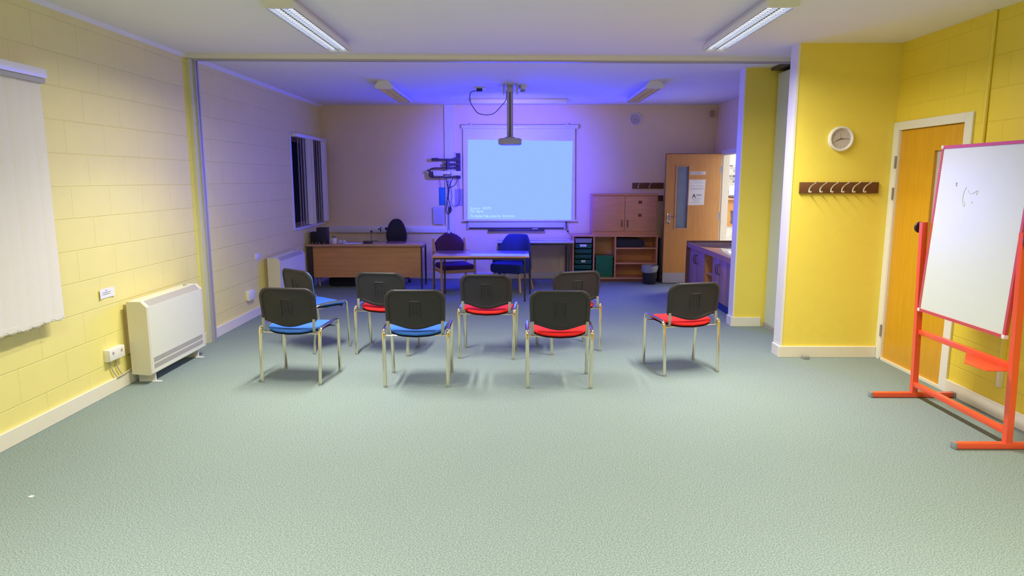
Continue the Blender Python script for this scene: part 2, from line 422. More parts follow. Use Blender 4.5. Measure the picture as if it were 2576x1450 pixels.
ar = B().box(XR-.01, XR+.0118, y1-.007, y1, 0, z1).box(XR-.01, XR+.0118, y0, y0+.007, 0, z1).box(XR-.018, XR, y1, y1+.075, 0, z1+.07, bev=.004).box(XR-.018, XR, y0-.09, y0, 0, z1+.07, bev=.004).box(XR-.018, XR, y0, y1, z1, z1+.07, bev=.004)
obj('architrave', ar, M['white'], t, False)
obj('threshold', B().box(XR-.01, XR+.08, y0, y1, 0, .02), M['skirting'], t, False)
for z in (.27, 1.49, 1.76):
    hb = B().box(XR-.022, XR+.012, y1-.003, y1+.006, z-.05, z+.05).tube([(XR-.022, y1+.001, z-.052), (XR-.022, y1+.001, z+.052)], .008, 8)
    obj('hinge', hb, M['steel'], t)
# closing wall behind the door
struct('wall_corridor', B().box(XR+.45, XR+.5, 4.6, 6.6, 0, CEIL), M['otherwall'])
# far door, open, leaf parallel to the back wall
t = sthing('door_2', (3.11, 10.62, 0))
fr = B().box(3.13, 3.15, 10.64, 10.70, 0, 2.05).box(3.13, 3.15, 9.79, 9.84, 0, 2.05).box(3.13, 3.15, 9.84, 10.64, 1.99, 2.05)
fr.box(3.15, 3.25, 10.62, 10.66, 0, 2.0).box(3.15, 3.25, 9.84, 9.86, 0, 2.0).box(3.15, 3.25, 9.86, 10.62, 1.97, 2.0)
obj('frame', fr, M['white'], t, False)
X0, X1 = 2.275, 3.112; YF = 10.58
G = (2.445, 2.62, .865, 1.80)
lf = B().box(X0, G[0], YF, YF+.044, .01, 1.985).box(G[1], X1, YF, YF+.044, .01, 1.985).box(G[0], G[1], YF, YF+.044, .01, G[2]).box(G[0], G[1], YF, YF+.044, G[3], 1.985)
leaf = obj('door_leaf', lf, M['door'], t, False, label='open light wood door leaf')
obj('edge_strip', B().box(X0-.008, X0, YF-.002, YF+.046, .01, 1.99).box(X0-.008, X1, YF-.002, YF+.046, 1.985, 1.997), M['brownedge'], leaf, False, label='dark door edge')
obj('kick_plate', B().box(X0, X1, YF-.004, YF, .01, .17), M['alu'], leaf, False, label='pale metal kick plate')
obj('glass_panel', B().box(G[0], G[1], YF+.018, YF+.026, G[2], G[3]), M['glass'], leaf, False)
w_ = .02; bd = B().box(G[0]-w_, G[0], YF-.01, YF+.01, G[2]-w_, G[3]+w_).box(G[1], G[1]+w_*.6, YF-.01, YF+.01, G[2]-w_, G[3]+w_).box(G[0], G[1], YF-.01, YF+.01, G[2]-w_, G[2]).box(G[0], G[1], YF-.01, YF+.01, G[3], G[3]+w_*.6)
obj('glazing_bead', bd, M['pale_wood'], leaf, False)
hp = B(); hp.box(2.315, 2.36, YF-.008, YF, .93, 1.09, bev=.003)
obj('handle_plate', hp, M['chrome'], leaf)
obj('lever_handle', B().tube([(2.337, YF-.005, 1.045), (2.337, YF-.05, 1.045), (2.36, YF-.055, 1.045), (2.455, YF-.052, 1.042)], .009, 8, smooth=1), M['chrome'], leaf)
for z in (.25, 1.05, 1.75):
    obj('hinge', B().tube([(X1+.006, YF-.006, z-.05), (X1+.006, YF-.006, z+.05)], .008, 8).box(X1-.02, X1+.012, YF-.003, YF, z-.05, z+.05), M['alu'], leaf)
s = thing('door_sign', 'small white two-line sign at the top of the open wood door', 'sign', (2.765, YF-.004, 1.70))
obj('plate', B().box(2.645, 2.875, YF-.004, YF, 1.677, 1.727), M['paper'], s, False)
text('lettering', 'Mrs Cunningham 3', .024, facing_cam(2.655, YF-.005, 1.705), M['ink'], s)
text('lettering', 'Community Room 3', .024, facing_cam(2.655, YF-.005, 1.683), M['ink'], s)
s = thing('poster', 'white printed notice with dark logo taped to the open wood door', 'poster', (2.77, YF-.004, 1.2))
obj('sheet', B().prism([(2.615, 1.215), (2.868, 1.222), (2.880, 1.605), (2.624, 1.605)], 'Y', YF-.003, YF-.001), M['paper'], s, False)
lb = B().prism([(2.69, 1.335), (2.708, 1.385), (2.718, 1.385), (2.735, 1.34), (2.722, 1.342), (2.713, 1.365), (2.703, 1.342), (2.695, 1.345)], 'Y', YF-.006, YF-.003)
lb.box(2.684, 2.70, YF-.006, YF-.003, 1.33, 1.338).box(2.726, 2.745, YF-.006, YF-.003, 1.335, 1.342)
obj('logo', lb, M['ink'], s, False)
text('logo_lettering', 'Dunfoth', .024, facing_cam(2.748, YF-.004, 1.366), M['ink'], s)
ln = B()
for x0, x1, z in ((2.69, 2.82, 1.585), (2.72, 2.86, 1.555), (2.65, 2.72, 1.508), (2.74, 2.86, 1.508), (2.65, 2.86, 1.472), (2.65, 2.84, 1.455), (2.75, 2.825, 1.352), (2.68, 2.83, 1.316), (2.70, 2.80, 1.295), (2.71, 2.79, 1.275), (2.665, 2.825, 1.250)):
    ln.box(x0, x1, YF-.005, YF-.003, z, z+.0045)
obj('print', ln, M['greyink'], s, False)

# ------------------------------------------------------------------ ceiling lights
def batten(xc, y0, y1, lit, label):
    t = thing('ceiling_light', label, 'ceiling light', (xc, (y0+y1)/2, CEIL), group=None)
    h = .082; zt, zb = CEIL, CEIL-h; w = .09
    prof = [(xc-w*.72, zt), (xc+w*.72, zt), (xc+w*1.12, zb+.03), (xc+w*1.12, zb), (xc+w, zb), (xc+w*.9, zb+.035), (xc-w*.9, zb+.035), (xc-w, zb), (xc-w*1.12, zb), (xc-w*1.12, zb+.03)]
    obj('housing', B().prism(prof, 'Y', y0+.02, y1-.02), M['plastic_white'], t, False)
    ends = [(xc-w*.72, zt), (xc+w*.72, zt), (xc+w*1.16, zb+.03), (xc+w*1.16, zb-.002), (xc+w*.7, zb-.008), (xc-w*.7, zb-.008), (xc-w*1.16, zb-.002), (xc-w*1.16, zb+.03)]
    for a, c in ((y0-.006, y0+.02), (y1-.02, y1+.006)):
        obj('end_cap', B().prism(ends, 'Y', a, c), M['plastic_white'], t, False)
    rf = M['refl_lit'] if lit else M['refl_off']
    r = B()
    for s_ in (-1, 1):
        r.prism([(xc+s_*.006, zb), (xc+s_*.010, zb+.02), (xc+s_*.03, zb+.033), (xc+s_*.055, zb+.033), (xc+s_*.076, zb+.02), (xc+s_*.081, zb), (xc+s_*.083, zb), (xc+s_*.079, zb+.0345), (xc+s_*.006, zb+.0345)], 'Y', y0+.02, y1-.02)
    obj('reflector', r, rf, t)
    for s_ in (-1, 1):
        obj('tube', B().tube([(xc+s_*.043, y0+.04, zb+.018), (xc+s_*.043, y1-.04, zb+.018)], .013, 10), M['tube_lit'] if lit else M['tube_off'], t)
    l = B(); y = y0+.04
    while y < y1-.03:
        l.box(xc-.08, xc+.08, y, y+.005, zb-.001, zb+.0035); y += .045
    obj('louvre', l, M['louvre'] if lit else M['louvre_warm'], t, False)
    return t
batten(-1.50, 4.50, 6.02, True, 'lit louvred ceiling light at the left, in the near room')
batten(1.66, 4.50, 6.02, True, 'lit louvred ceiling light at the right, in the near room')
batten(-1.585, 8.40, 9.96, False, 'unlit louvred ceiling light at the left, in the far half of the room')
batten(1.64, 8.40, 9.96, False, 'unlit louvred ceiling light at the right, in the far half of the room')
batten(-1.50, .6, 2.12, True, 'lit louvred ceiling light nearest the camera at the left')
batten(1.66, .6, 2.12, True, 'lit louvred ceiling light nearest the camera at the right')
def area(name, loc, rot, sx, sy, power, col, spread=180):
    l = bpy.data.lights.new(name, 'AREA'); l.shape = 'RECTANGLE'; l.size = sx; l.size_y = sy; l.energy = power; l.color = col; l.spread = math.radians(spread)
    o = bpy.data.objects.new(name, l); C.objects.link(o); o.location = loc; o.rotation_euler = rot
    return o
LC = (1.0, .95, .86)
for x in (-1.50, 1.66):
    area('lamp_light', (x, 5.26, CEIL-.095), (0, 0, 0), .16, 1.4, 34, LC, 122)
    area('lamp_spill', (x, 5.26, CEIL-.093), (0, 0, 0), .15, 1.4, 37, LC, 164)
    area('lamp_light', (x, 1.36, CEIL-.095), (0, 0, 0), .16, 1.4, 84, LC, 140)

# ------------------------------------------------------------------ heaters
def heater(y0, y1, z0, z1, label):
    t = thing('wall_heater', label, 'heater', (XL+.1, (y0+y1)/2, z0))
    xb, xf = XL+.05, XL+.205
    prof = [(xb, z0+.01), (xf-.01, z0), (xf, z0+.01), (xf, z1-.045), (xf-.045, z1), (xb, z1)]
    def pr(bb, a, c, d=0): return bb.rings([[(p[0], a, p[1]) for p in prof], [(p[0], c, p[1]) for p in prof]])
    obj('casing', pr(B(), y0+.03, y1-.03), M['heater'], t, False)
    for a, c in ((y0, y0+.03), (y1-.03, y1)): obj('side_panel', pr(B(), a, c), M['heater_side'], t, False)
    obj('wall_bracket', B().box(XL, xb, y0+.04, y1-.04, z0+.17, z1-.03), M['beige'], t, False, label='beige mounting box behind heater')
    n = Vector((.045, 0, .045)).normalized()
    g = B()
    gx0, gz0, gx1, gz1 = xf-.002, z1-.043, xf-.043, z1-.002
    o_ = .0015
    g.rings([[(gx0+o_, y0+.05, gz0+o_), (gx1+o_, y0+.05, gz1+o_), (gx1-.01, y0+.05, gz1-.012), (gx0-.01, y0+.05, gz0-.01)], [(gx0+o_, y1-.05, gz0+o_), (gx1+o_, y1-.05, gz1+o_), (gx1-.01, y1-.05, gz1-.012), (gx0-.01, y1-.05, gz0-.01)]])
    obj('top_grille', g, M['grille'], t, False)
    for zz in (z0+.045, z0+.095):
        gg = B()
        for k in range(5): gg.box(xf-.004, xf+.002, y0+.05, y1-.06, zz+k*.008, zz+k*.008+.005)
        obj('air_grille', gg, M['grille'], t, False)
    obj('control_knob', B().lathe([(0, 0), (.018, 0), (.016, .012), (0, .012)], xb+.06, y1-.12, 12, 'Z', z1), M['grille'], t)
    for y in (y0+.09, y1-.12):
        obj('foot', B().prism([(xb, y), (xf-.02, y), (xf-.02, y+.012), (xb, y+.012)], 'Z', 0, z0+.01).box(xf-.05, xf+.025, y-.01, y+.02, 0, .004), M['plastic_white'], t, False)
heater(5.23, 6.19, .075, .668, 'large cream wall heater on the near left wall beside the post')
heater(8.28, 9.28, .075, .66, 'cream wall heater on the far left wall beside the desk')

# ------------------------------------------------------------------ wall bits left
def sq(x, y0, y1, z0, z1, d=.02): return B().box(x, x+d, y0, y1, z0, z1, bev=.003)
t = thing('double_socket', 'white surface-mounted double socket with cables on the near left wall', 'socket', (XL, 5.06, .25))
obj('back_box', sq(XL, 4.965, 5.165, .255, .345, .04), M['plastic_white'], t)
obj('faceplate', sq(XL+.04, 4.967, 5.163, .257, .343, .008), M['plastic_white'], t)
for y in (5.01, 5.12): obj('switch', B().box(XL+.048, XL+.053, y-.008, y+.008, .305, .325, bev=.002), M['greyplate'], t)
for y in (5.02, 5.09):
    obj('cable', B().tube([(XL+.012, y, .256), (XL+.014, y+.005, .20), (XL+.014, y+.03, .15), (XL+.016, y+.06, .112)], .006, 6, smooth=2), M['cream_cable'], t)
single('heater_cable', B().tube([(XL+.03, 5.07, .110), (XL+.028, 5.2, .112), (XL+.028, 5.34, .14)], .005, 6, smooth=1), M['cream_cable'], 'cream cable running along the skirting to the near heater', 'cable')
t = thing('wall_notice', 'small curled white paper label on the near left wall', 'notice', (XL, 5.06, .74))
rr = []
for i in range(9):
    u = i/8; y = 4.975+.185*u; cx = XL+.003+.010*(abs(u-.5)*2)**3
    rr.append([(cx, y, .732), (cx+.001, y, .732), (cx-.001, y, .803), (cx-.002, y, .803)])
obj('sheet', B().rings(rr), M['paper'], t)
obj('printed_lines', B().box(XL+.0035, XL+.006, 5.02, 5.13, .772, .775).box(XL+.0035, XL+.006, 5.01, 5.12, .758, .761).box(XL+.0035, XL+.006, 5.06, 5.08, .787, .790), M['greyink'], t, False)
t = thing('single_socket', 'white surface socket low on the far left wall', 'socket', (XL, 7.78, .25))
obj('back_box', sq(XL, 7.69, 7.86, .235, .345, .035), M['plastic_white'], t); obj('faceplate', sq(XL+.035, 7.692, 7.858, .237, .343, .008), M['plastic_white'], t)
single('switch_plate', sq(XL, 8.02, 8.17, .665, .735, .012), M['plastic_white'], 'small white plate above the low socket on the far left wall', 'plate')
for (x, y), w in (((-2.50, 3.29), 'near the camera on the left'), ):
    single('paper_scrap', B().prism([(x-.012, y-.006), (x+.01, y-.008), (x+.012, y+.008), (x-.006, y+.01)], 'Z', 0, .004), M['paper'], 'tiny white scrap lying on the open carpet %s' % w, 'scrap', smooth=False)
single('floor_stop', B().box(2.60, 2.655, 6.03, 6.085, 0, .03, bev=.004), M['steel'], 'small dark block on the carpet below the coat rack', 'door stop')

# ------------------------------------------------------------------ meeting chairs
def chair_proto():
    t = thing('meeting_chair', 'x', 'chair', (0, 0, 0), local=True)
    # four legs, each half of a side frame
    for sx in (-1, 1):
        x = sx*.245; xt = sx*.251
        rear = [(x, -.200, .012), (xt, -.178, .395), (xt, -.172, .44), (xt, -.150, .458), (xt, -.02, .466)]
        front = [(x, .200, .012), (xt, .182, .40), (xt, .174, .452), (xt, .145, .470), (xt, -.02, .466)]
        for nm, pts in (('leg', rear), ('leg', front)):
            lg = obj(nm, B().tube(pts, .0145, 12, r2=.0085, up=(1, 0, 0), smooth=2), M['chrome'], t)
            f = pts[0]; obj('foot_cap', B().tube([(f[0], f[1], 0), (f[0], f[1]*.999, .016)], .0155, 12, r2=.0095, up=(1, 0, 0)), M['steel'], lg)
    obj('crossbar', B().tube([(-.245, -.165, .41), (.245, -.165, .41)], .006, 8), M['chrome'], t)
    obj('crossbar', B().tube([(-.245, .14, .41), (.245, .14, .41)], .006, 8), M['chrome'], t)
    # seat: dished superellipse pad
    def seat(z0, th, sc, bulge):
        rr = []
        prof = [(.0, -th), (.80, -th), (.93, -th*.92), (.985, -th*.6), (1.0, -th*.25), (.985, th*.15), (.95, th*.35), (.85, th*.5), (.5, th*.6), (0.0, th*.62)]
        for s_, dz in prof:
            ring = []
            for j in range(40):
                a = 2*PI*j/40; c, sn = math.cos(a), math.sin(a)
                ex = .42
                u = math.copysign(abs(c)**ex, c)*max(s_, .02); v = math.copysign(abs(sn)**ex, sn)*max(s_, .02)
                X = u*.225*sc; Y = .02 + v*.195*sc
                if v < 0: Y -= .035*(1-u*u)*(-v)          # rear edge bows backwards
                X *= 1 - .06*max(0, -v)
                Z = z0 + dz - .016*(1-u*u)*max(0, -v)**1.5 - .004*(1-u*u) - .02*max(0, v)**3
                ring.append((X, Y, Z))
            rr.append(ring)
        return B().rings(rr)
    fabric = obj('seat', seat(.451, .023, 1.0, 0), M['red_fabric'], t)
    obj('seat_pan', seat(.424, .006, .97, 0), M['black_plastic'], t)
    # backrest
    def outline(k):
        pts = []
        W = .236; z0, z1 = .505, .780; r = .085
        for i in range(13): a = math.radians(0+90*i/12); pts.append((W-r+r*math.cos(a), z1-r+r*math.sin(a)))
        for i in range(13): a = math.radians(90+90*i/12); pts.append((-(W-r)+r*math.cos(a), z1-r+r*math.sin(a)))
        for i in range(1, 4): pts.append((-W+.012*i/4*0-.0+.006*i/4, z1-r-(z1-r-z0-.02)*i/4))
        pts += [(-W+.006, z0+.02), (-W+.016, z0+.004)]
        for i in range(1, 20):
            u = -1+2*i/20; pts.append((u*(W-.016), z0+.004-.048*math.cos(u*PI/2)**1.5))
        pts += [(W-.016, z0+.004), (W-.006, z0+.02)]
        for i in range(3, 0, -1): pts.append((W-.006*i/4, z1-r-(z1-r-z0-.02)*i/4))
        cz = .635
        return [(x*k, cz+(z-cz)*(k if k > .5 else k)) for x, z in pts]
    def place(x, z, d):
        y = -.185 - .13*(z-.50) + .45*x*x
        return (x, y-d, z)
    def shell(prof): return B().rings([[place(x, z, d) for x, z in outline(k)] for k, d in prof])
    bs = shell([(.02, -.004), (.9, -.004), (.975, -.003), (1.0, .002), (1.0, .008), (.985, .014), (.95, .0175), (.90, .019), (.87, .0185), (.855, .013), (.845, .0125), (.5, .016), (.02, .017)])
    obj('backrest_shell', bs, M['black_plastic'], t)
    hr = B()
    hr.tube([place(-.042, .56, .018), place(-.042, .675, .016), place(-.036, .688, .016), place(.036, .688, .016), place(.042, .675, .016), place(.042, .56, .018)], .0045, 6)
    for x in (-.014, .014): hr.tube([place(x, .58, .018), place(x, .672, .015)], .0035, 6)
    obj('moulded_rib', hr, M['black_plastic'], t)
    fb = B().rings([[place(x, z, d) for x, z in outline(k)] for k, d in [(.02, -.026), (.6, -.026), (.9, -.022), (.96, -.015), (.97, -.004), (.5, -.004), (.02, -.004)]])
    obj('backrest_cushion', fb, M['red_fabric'], t)
    for sx in (-1, 1):
        x = sx*.212
        pts = [(x*.93, .0, .414), (x*.95, -.10, .410), (x*.98, -.175, .418), (x, -.196, .45), (x, -.190, .53)]
        obj('bracket', B().tube(pts, .0125, 8, r2=.003, up=(1, 0, 0), smooth=2), M['steel'], t)
    return t
proto = chair_proto()
CH = [  # x, y, heading, colour, label
 (-.788, 5.375, .8, 'blue', 'blue-seated chair at the centre of the front row, left of the red one'),
 (.336, 5.350, -.8, 'red', 'red-seated chair nearest the camera, right of the front blue chair'),
 (-1.771, 5.458, -8.5, 'blue', 'blue-seated chair at the left end of the front row'),
 (-1.88+.13, 6.34+.16, -39.6, 'blue', 'blue-seated chair turned sideways behind the leftmost front chair'),
 (-1.221, 6.348, -7.5, 'red', 'red-seated chair in the second row, in front of the desk'),
 (-.261, 6.228, -4, 'red', 'red-seated chair in the middle of the second row, facing the small table'),
 (.498, 6.437, 18.3, 'red', 'red-seated chair in the second row half hidden behind the front red chair'),
 (1.410, 5.744, 15.3, 'red', 'red-seated chair standing alone at the right'),
]
# the sideways chair: centre found from its two visible right feet
hd = math.radians(-39.6); rr_ = Vector((math.cos(hd), math.sin(hd))); mid = Vector(((-1.882-1.627)/2, (6.186+6.494)/2)); c4 = mid - rr_*.245
CH[3] = (c4.x, c4.y, -39.6, 'blue', CH[3][4])
for i, (x, y, a, col, lab) in enumerate(CH):
    o = proto if i == 0 else copy_tree(proto)
    o.location = (x, y, 0); o.rotation_euler = (0, 0, math.radians(a)); o['label'] = lab; o['group'] = 'black-backed meeting chairs set out in rows'
for o in [q for q in C.objects if q.get('group', '').startswith('black-backed')]:
    blue = o['label'].startswith('blue')
    for ch in o.children:
        if ch.name.startswith('seat') and not ch.name.startswith('seat_pan') or ch.name.startswith('backrest_cushion'):
            if blue:
                key = ch.name.split('.')[0]
                bl = bpy.data.meshes.get('blue_'+key)
                if bl is None:
                    bl = ch.data.copy(); bl.name = 'blue_'+key; bl.materials.clear(); bl.materials.append(M['blue_fabric'])
                ch.data = bl

# ------------------------------------------------------------------ desk
t = thing('desk', 'wide teacher desk with wood front panel against the far left wall', 'desk', (-2.2, 10.25, 0))
obj('desktop', B().box(-3.08, -1.385, 9.93, 10.52, .640, .668, bev=.003), M['desktop'], t)
obj('modesty_panel', B().box(-3.00, -1.415, 10.00, 10.018, .175, .640), M['desk'], t, False)
obj('end_panel', B().box(-3.075, -3.01, 9.97, 10.03, 0, .640), M['darkmetal'], t, False)
for x, y in ((-1.405, 10.02), (-1.405, 10.48), (-3.05, 10.48)):
    obj('leg', B().box(x-.012, x+.012, y-.012, y+.012, 0, .640), M['darkmetal'], t, False)
obj('frame_rail', B().box(-1.415, -1.395, 10.03, 10.47, .60, .635).box(-3.04, -1.41, 10.47, 10.49, .60, .635), M['darkmetal'], t, False)
obj('middle_support', B().box(-2.955, -2.935, 10.10, 10.12, .03, .2), M['alu'], t, False)
# things on the desk
def speaker(x0, x1, y0, y1, z1, lab):
    s = thing('loudspeaker', lab, 'speaker', ((x0+x1)/2, (y0+y1)/2, .668))
    obj('cabinet', B().box(x0, x1, y0, y1, .668, z1, bev=.004), M['black'], s)
    obj('front_grille', B().box(x0+.008, x1-.008, y0-.006, y0, .695, z1-.01, bev=.003), M['bag'], s)
    for dx in (-.25, .25): obj('front_knob', B().lathe([(0, 0), (.006, 0), (.006, -.008), (0, -.008)], (x0+x1)/2+dx*(x1-x0), y0, 10, 'Y', .680), M['plastic_white'], s)
speaker(-3.07, -2.955, 10.14, 10.26, .835, 'lower black loudspeaker at the left end of the desk')
speaker(-2.95, -2.80, 10.05, 10.20, .905, 'taller black loudspeaker at the left end of the desk')
s = thing('mug', 'pale mug holding pens on the desk beside the speakers', 'mug', (-2.70, 10.08, .668))
obj('cup', B().lathe([(0, 0), (.03, 0), (.034, .005), (.036, .085), (.032, .085), (.030, .01), (0, .01)], -2.70, 10.08, 20, 'Z', .668), M['paper'], s)
obj('handle', B().tube([(-2.733, 10.08, .735), (-2.765, 10.08, .73), (-2.768, 10.08, .70), (-2.735, 10.08, .688)], .005, 6, smooth=2), M['paper'], s)
for dx, dy, h in ((-.012, .005, .122), (.012, 0, .11), (-.002, -.01, .105)):
    single('pen', B().tube([(-2.70+dx*.6, 10.08+dy, .68), (-2.70+dx*1.6, 10.08+dy, .668+h)], .0045, 6), M['black'], {0.122: 'tallest dark pen standing in the pale mug', 0.11: 'dark pen leaning right in the pale mug', 0.105: 'shortest dark pen in the middle of the pale mug'}[h], 'pen')
tb = B()
for k in range(12): 
    a = k*2*PI/12; tb.tube([(-2.60, 10.16, .675), (-2.60+.04*math.cos(a), 10.16+.03*math.sin(a), .685+.02*(k % 3)), (-2.60+.065*math.cos(a+.3), 10.16+.04*math.sin(a+.3), .672)], .006, 5, smooth=1)
single('tissue_heap', tb, M['paper'], 'crumpled pale tissue lying right of the mug on the desk', 'tissue')
single('paper_sheet', B().prism([(-2.56, 10.02), (-2.30, 10.02), (-2.29, 10.20), (-2.53, 10.2)], 'Z', .6685, .671), M['paper'], 'white sheet of paper lying on the desk', 'paper', smooth=False)
s = thing('stapler', 'dark oblong gadget with a thin handle lying on the desk', 'gadget', (-2.2, 10.12, .668))
obj('body', B().box(-2.275, -2.145, 10.08, 10.15, .670, .708, bev=.008), M['darkmetal'], s)
obj('handle', B().tube([(-2.15, 10.11, .703), (-2.07, 10.11, .708), (-2.055, 10.11, .69)], .005, 6), M['darkmetal'], s)
# office chair behind desk
t = thing('office_chair', 'black office chair with rounded back behind the desk', 'chair', (-1.93, 10.72, 0))
rr = []
for k, (s_, d) in enumerate([(.02, -.02), (.8, -.02), (.95, -.01), (1, .01), (.95, .035), (.8, .045), (.02, .05)]):
    ring = []
    for j in range(36):
        a = 2*PI*j/36; c, sn = math.cos(a), math.sin(a)
        hh = .185 if sn < 0 else .26
        ring.append((-1.895 + math.copysign(abs(c)**.75, c)*.165*s_*(1.0 if sn < 0 else 1-.15*sn), 10.78+d+.10*(c*s_)**2*-.3, .735+sn*hh*s_))
    rr.append(ring)
obj('backrest', B().rings(rr), M['bag'], t)
obj('armrest_knob', B().lathe([(0, 0), (.022, 0), (.022, .04), (0, .04)], -2.07, 10.76, 12, 'X', .84), M['black'], t)
obj('seat', B().box(-2.13, -1.70, 10.36, 10.78, .40, .46, bev=.025), M['bag'], t)
obj('back_bar', B().tube([(-1.90, 10.7, .40), (-1.90, 10.83, .42), (-1.90, 10.84, .60)], .018, 8), M['black'], t)
obj('gas_column', B().tube([(-1.92, 10.6, .10), (-1.92, 10.6, .40)], .025, 12), M['black'], t)
for k in range(5):
    a = 2*PI*k/5+.3; ex, ey = -1.92+.24*math.cos(a), 10.6+.24*math.sin(a)
    l = obj('base_arm', B().tube([(-1.92, 10.6, .10), (ex, ey, .075)], .018, 8, r2=.012), M['black'], t)
    obj('caster', B().lathe([(0, -.018), (.026, -.018), (.028, 0), (.026, .018), (0, .018)], ex, ey, 14, 'X', .028), M['black'], l)
# clutter under the desk
single('bag', B().box(-2.86, -2.42, 10.24, 10.44, 0, .15, bev=.05), M['bag'], 'dark soft bag on the carpet under the desk', 'bag')

# ------------------------------------------------------------------ small table
t = thing('small_table', 'small low table with shiny wood top and dark metal legs before the screen', 'table', (-.47, 9.28, 0))
obj('tabletop', B().box(-1.115, .165, 8.945, 9.63, .588, .612, bev=.003), M['tabletop'], t)
obj('edge_band', B().box(-1.117, .167, 8.940, 8.945, .590, .610), M['beech'], t, False)
obj('frame_rail', B().box(-1.10, .12, 8.965, 8.985, .562, .588).box(-1.03, .20, 9.59, 9.61, .562, .588), M['darkmetal'], t, False)
for x, y, xt in ((-1.095, 8.975, -1.085), (.108, 8.975, .108), (-1.02, 9.60, -1.02), (.19, 9.60, .15)):
    obj('leg', B().tube([(x, y, 0), (x, y, .54), (x+(.02 if x < 0 else -.02), y, .572), (x+(.06 if x < 0 else -.06), y, .576)], .0125, 8), M['darkmetal'], t)

# ------------------------------------------------------------------ wood armchair with coat, local coordinates: faces -Y
t = thing('wooden_armchair', 'wood-framed armchair with purple seat behind the left end of the small table', 'chair', (-.92, 9.97, 0), local=True)
t.rotation_euler = (0, 0, math.radians(22))
for sx in (-1, 1):
    x = sx*.25
    obj('leg', B().tube([(x, -.22, 0), (x, -.215, .30), (x, -.20, .56)], .017, 8, r2=.012, up=(1, 0, 0)), M['pale_wood'], t)
    obj('leg', B().tube([(x, .24, 0), (x, .20, .32), (x*.96, .25, .74)], .017, 8, r2=.012, up=(1, 0, 0)), M['pale_wood'], t)
    obj('arm', B().tube([(x, -.23, .555), (x, -.05, .57), (x*.98, .22, .55)], .022, 8, r2=.010, up=(1, 0, 0), smooth=1), M['pale_wood'], t)
    obj('side_rail', B().box(x-.01, x+.01, -.21, .21, .28, .32), M['pale_wood'], t)
obj('front_rail', B().box(-.25, .25, -.225, -.205, .27, .32), M['pale_wood'], t)
obj('seat', B().box(-.235, .235, -.24, .22, .315, .395, bev=.03), M['purple'], t)
obj('backrest', B().rings([[(-.20, .20+d, .46), (.20, .20+d, .46), (.215, .235+d, .68), (.15, .25+d, .74), (0, .255+d, .755), (-.15, .25+d, .74), (-.215, .235+d, .68)] for d in (-.025, .03)]), M['purple'], t)
ct = thing('coat', 'dark purple coat gathered over the back of the wooden armchair', 'coat', (-1.0, 10.17, .75), local=True)
ct.rotation_euler = (0, 0, math.radians(12))
cr = []
for k in range(13):
    u = -1+2*k/12; z = .05-.10*abs(u)**2.5 + (.012 if k % 2 else 0)*(1-abs(u)); w = .05*(1-.5*abs(u))
    cr.append([(u*.205, -w-.005, -.24+.06*abs(u)), (u*.205, -w-.02, -.08), (u*.2, -w*.7, z-.01), (u*.2, 0, z+.01), (u*.2, w*.7, z-.01), (u*.205, w+.02, -.12), (u*.205, w+.005, -.26)])
obj('body', B().rings(cr, closed=True), M['purple'], ct)
tf = B()
for x in (-.075, -.045, -.015, .02, .05): tf.tube([(x, 0, .03), (x+.004, 0, .075+.01*math.sin(x*90))], .011, 6, r2=.006)
obj('gathered_collar', tf, M['purple'], ct)

# ------------------------------------------------------------------ blue tub chair
t = thing('tub_chair', 'deep blue upholstered tub chair behind the right end of the small table', 'chair', (-.07, 9.93, 0), local=True)
t.rotation_euler = (0, 0, math.radians(-24))
rr_o = []
N = 28
top_i, rows = [], []
for i in range(N+1):
    th = math.radians(-118+236*i/N)           # 0 = rear (+Y)
    c = math.cos(th); q_ = min(1, max(0, (100-abs(math.degrees(th)))/62)); h = .47+.335*q_*q_*(3-2*q_)
    rx, ry = .285, .25
    lean = .10*max(0, c)
    def pt(s_, z, k=1.0):
        f = 1 - .16*max(0, (z-.5)/.3)
        return (math.sin(th)*rx*s_*f, math.cos(th)*ry*s_ + lean*(z-.3), z)
    rows.append([pt(.97, .27), pt(1.03, .34), pt(1.02, h-.03), pt(.97, h), pt(.90, h), pt(.85, h-.03), pt(.83, .36), pt(.84, .27)])
obj('shell', B().rings(rows), M['navy'], t)
obj('seat', B().box(-.25, .25, -.25, .20, .27, .42, bev=.05), M['navy'], t)
for sx, sy in ((-1, -1), (1, -1), (-1, 1), (1, 1)):
    obj('leg', B().tube([(sx*.19, sy*.17, .28), (sx*.235, sy*.225, 0)], .018, 10, r2=.018), M['pale_wood'], t)

# ------------------------------------------------------------------ low side table behind
t = thing('side_table', 'low grey-topped table against the back wall under the screen', 'table', (.3, 10.7, 0))
obj('tabletop', B().box(-.30, .875, 10.36, 11.05, .648, .672, bev=.003), M['counter'], t)
for x, y in ((-.27, 10.40), (.80, 10.40), (-.27, 11.0), (.80, 11.0)):
    obj('leg', B().box(x-.014, x+.014, y-.014, y+.014, 0, .648), M['darkmetal'], t, False)
obj('frame_rail', B().box(-.28, .81, 10.39, 10.41, .615, .648), M['darkmetal'], t, False)

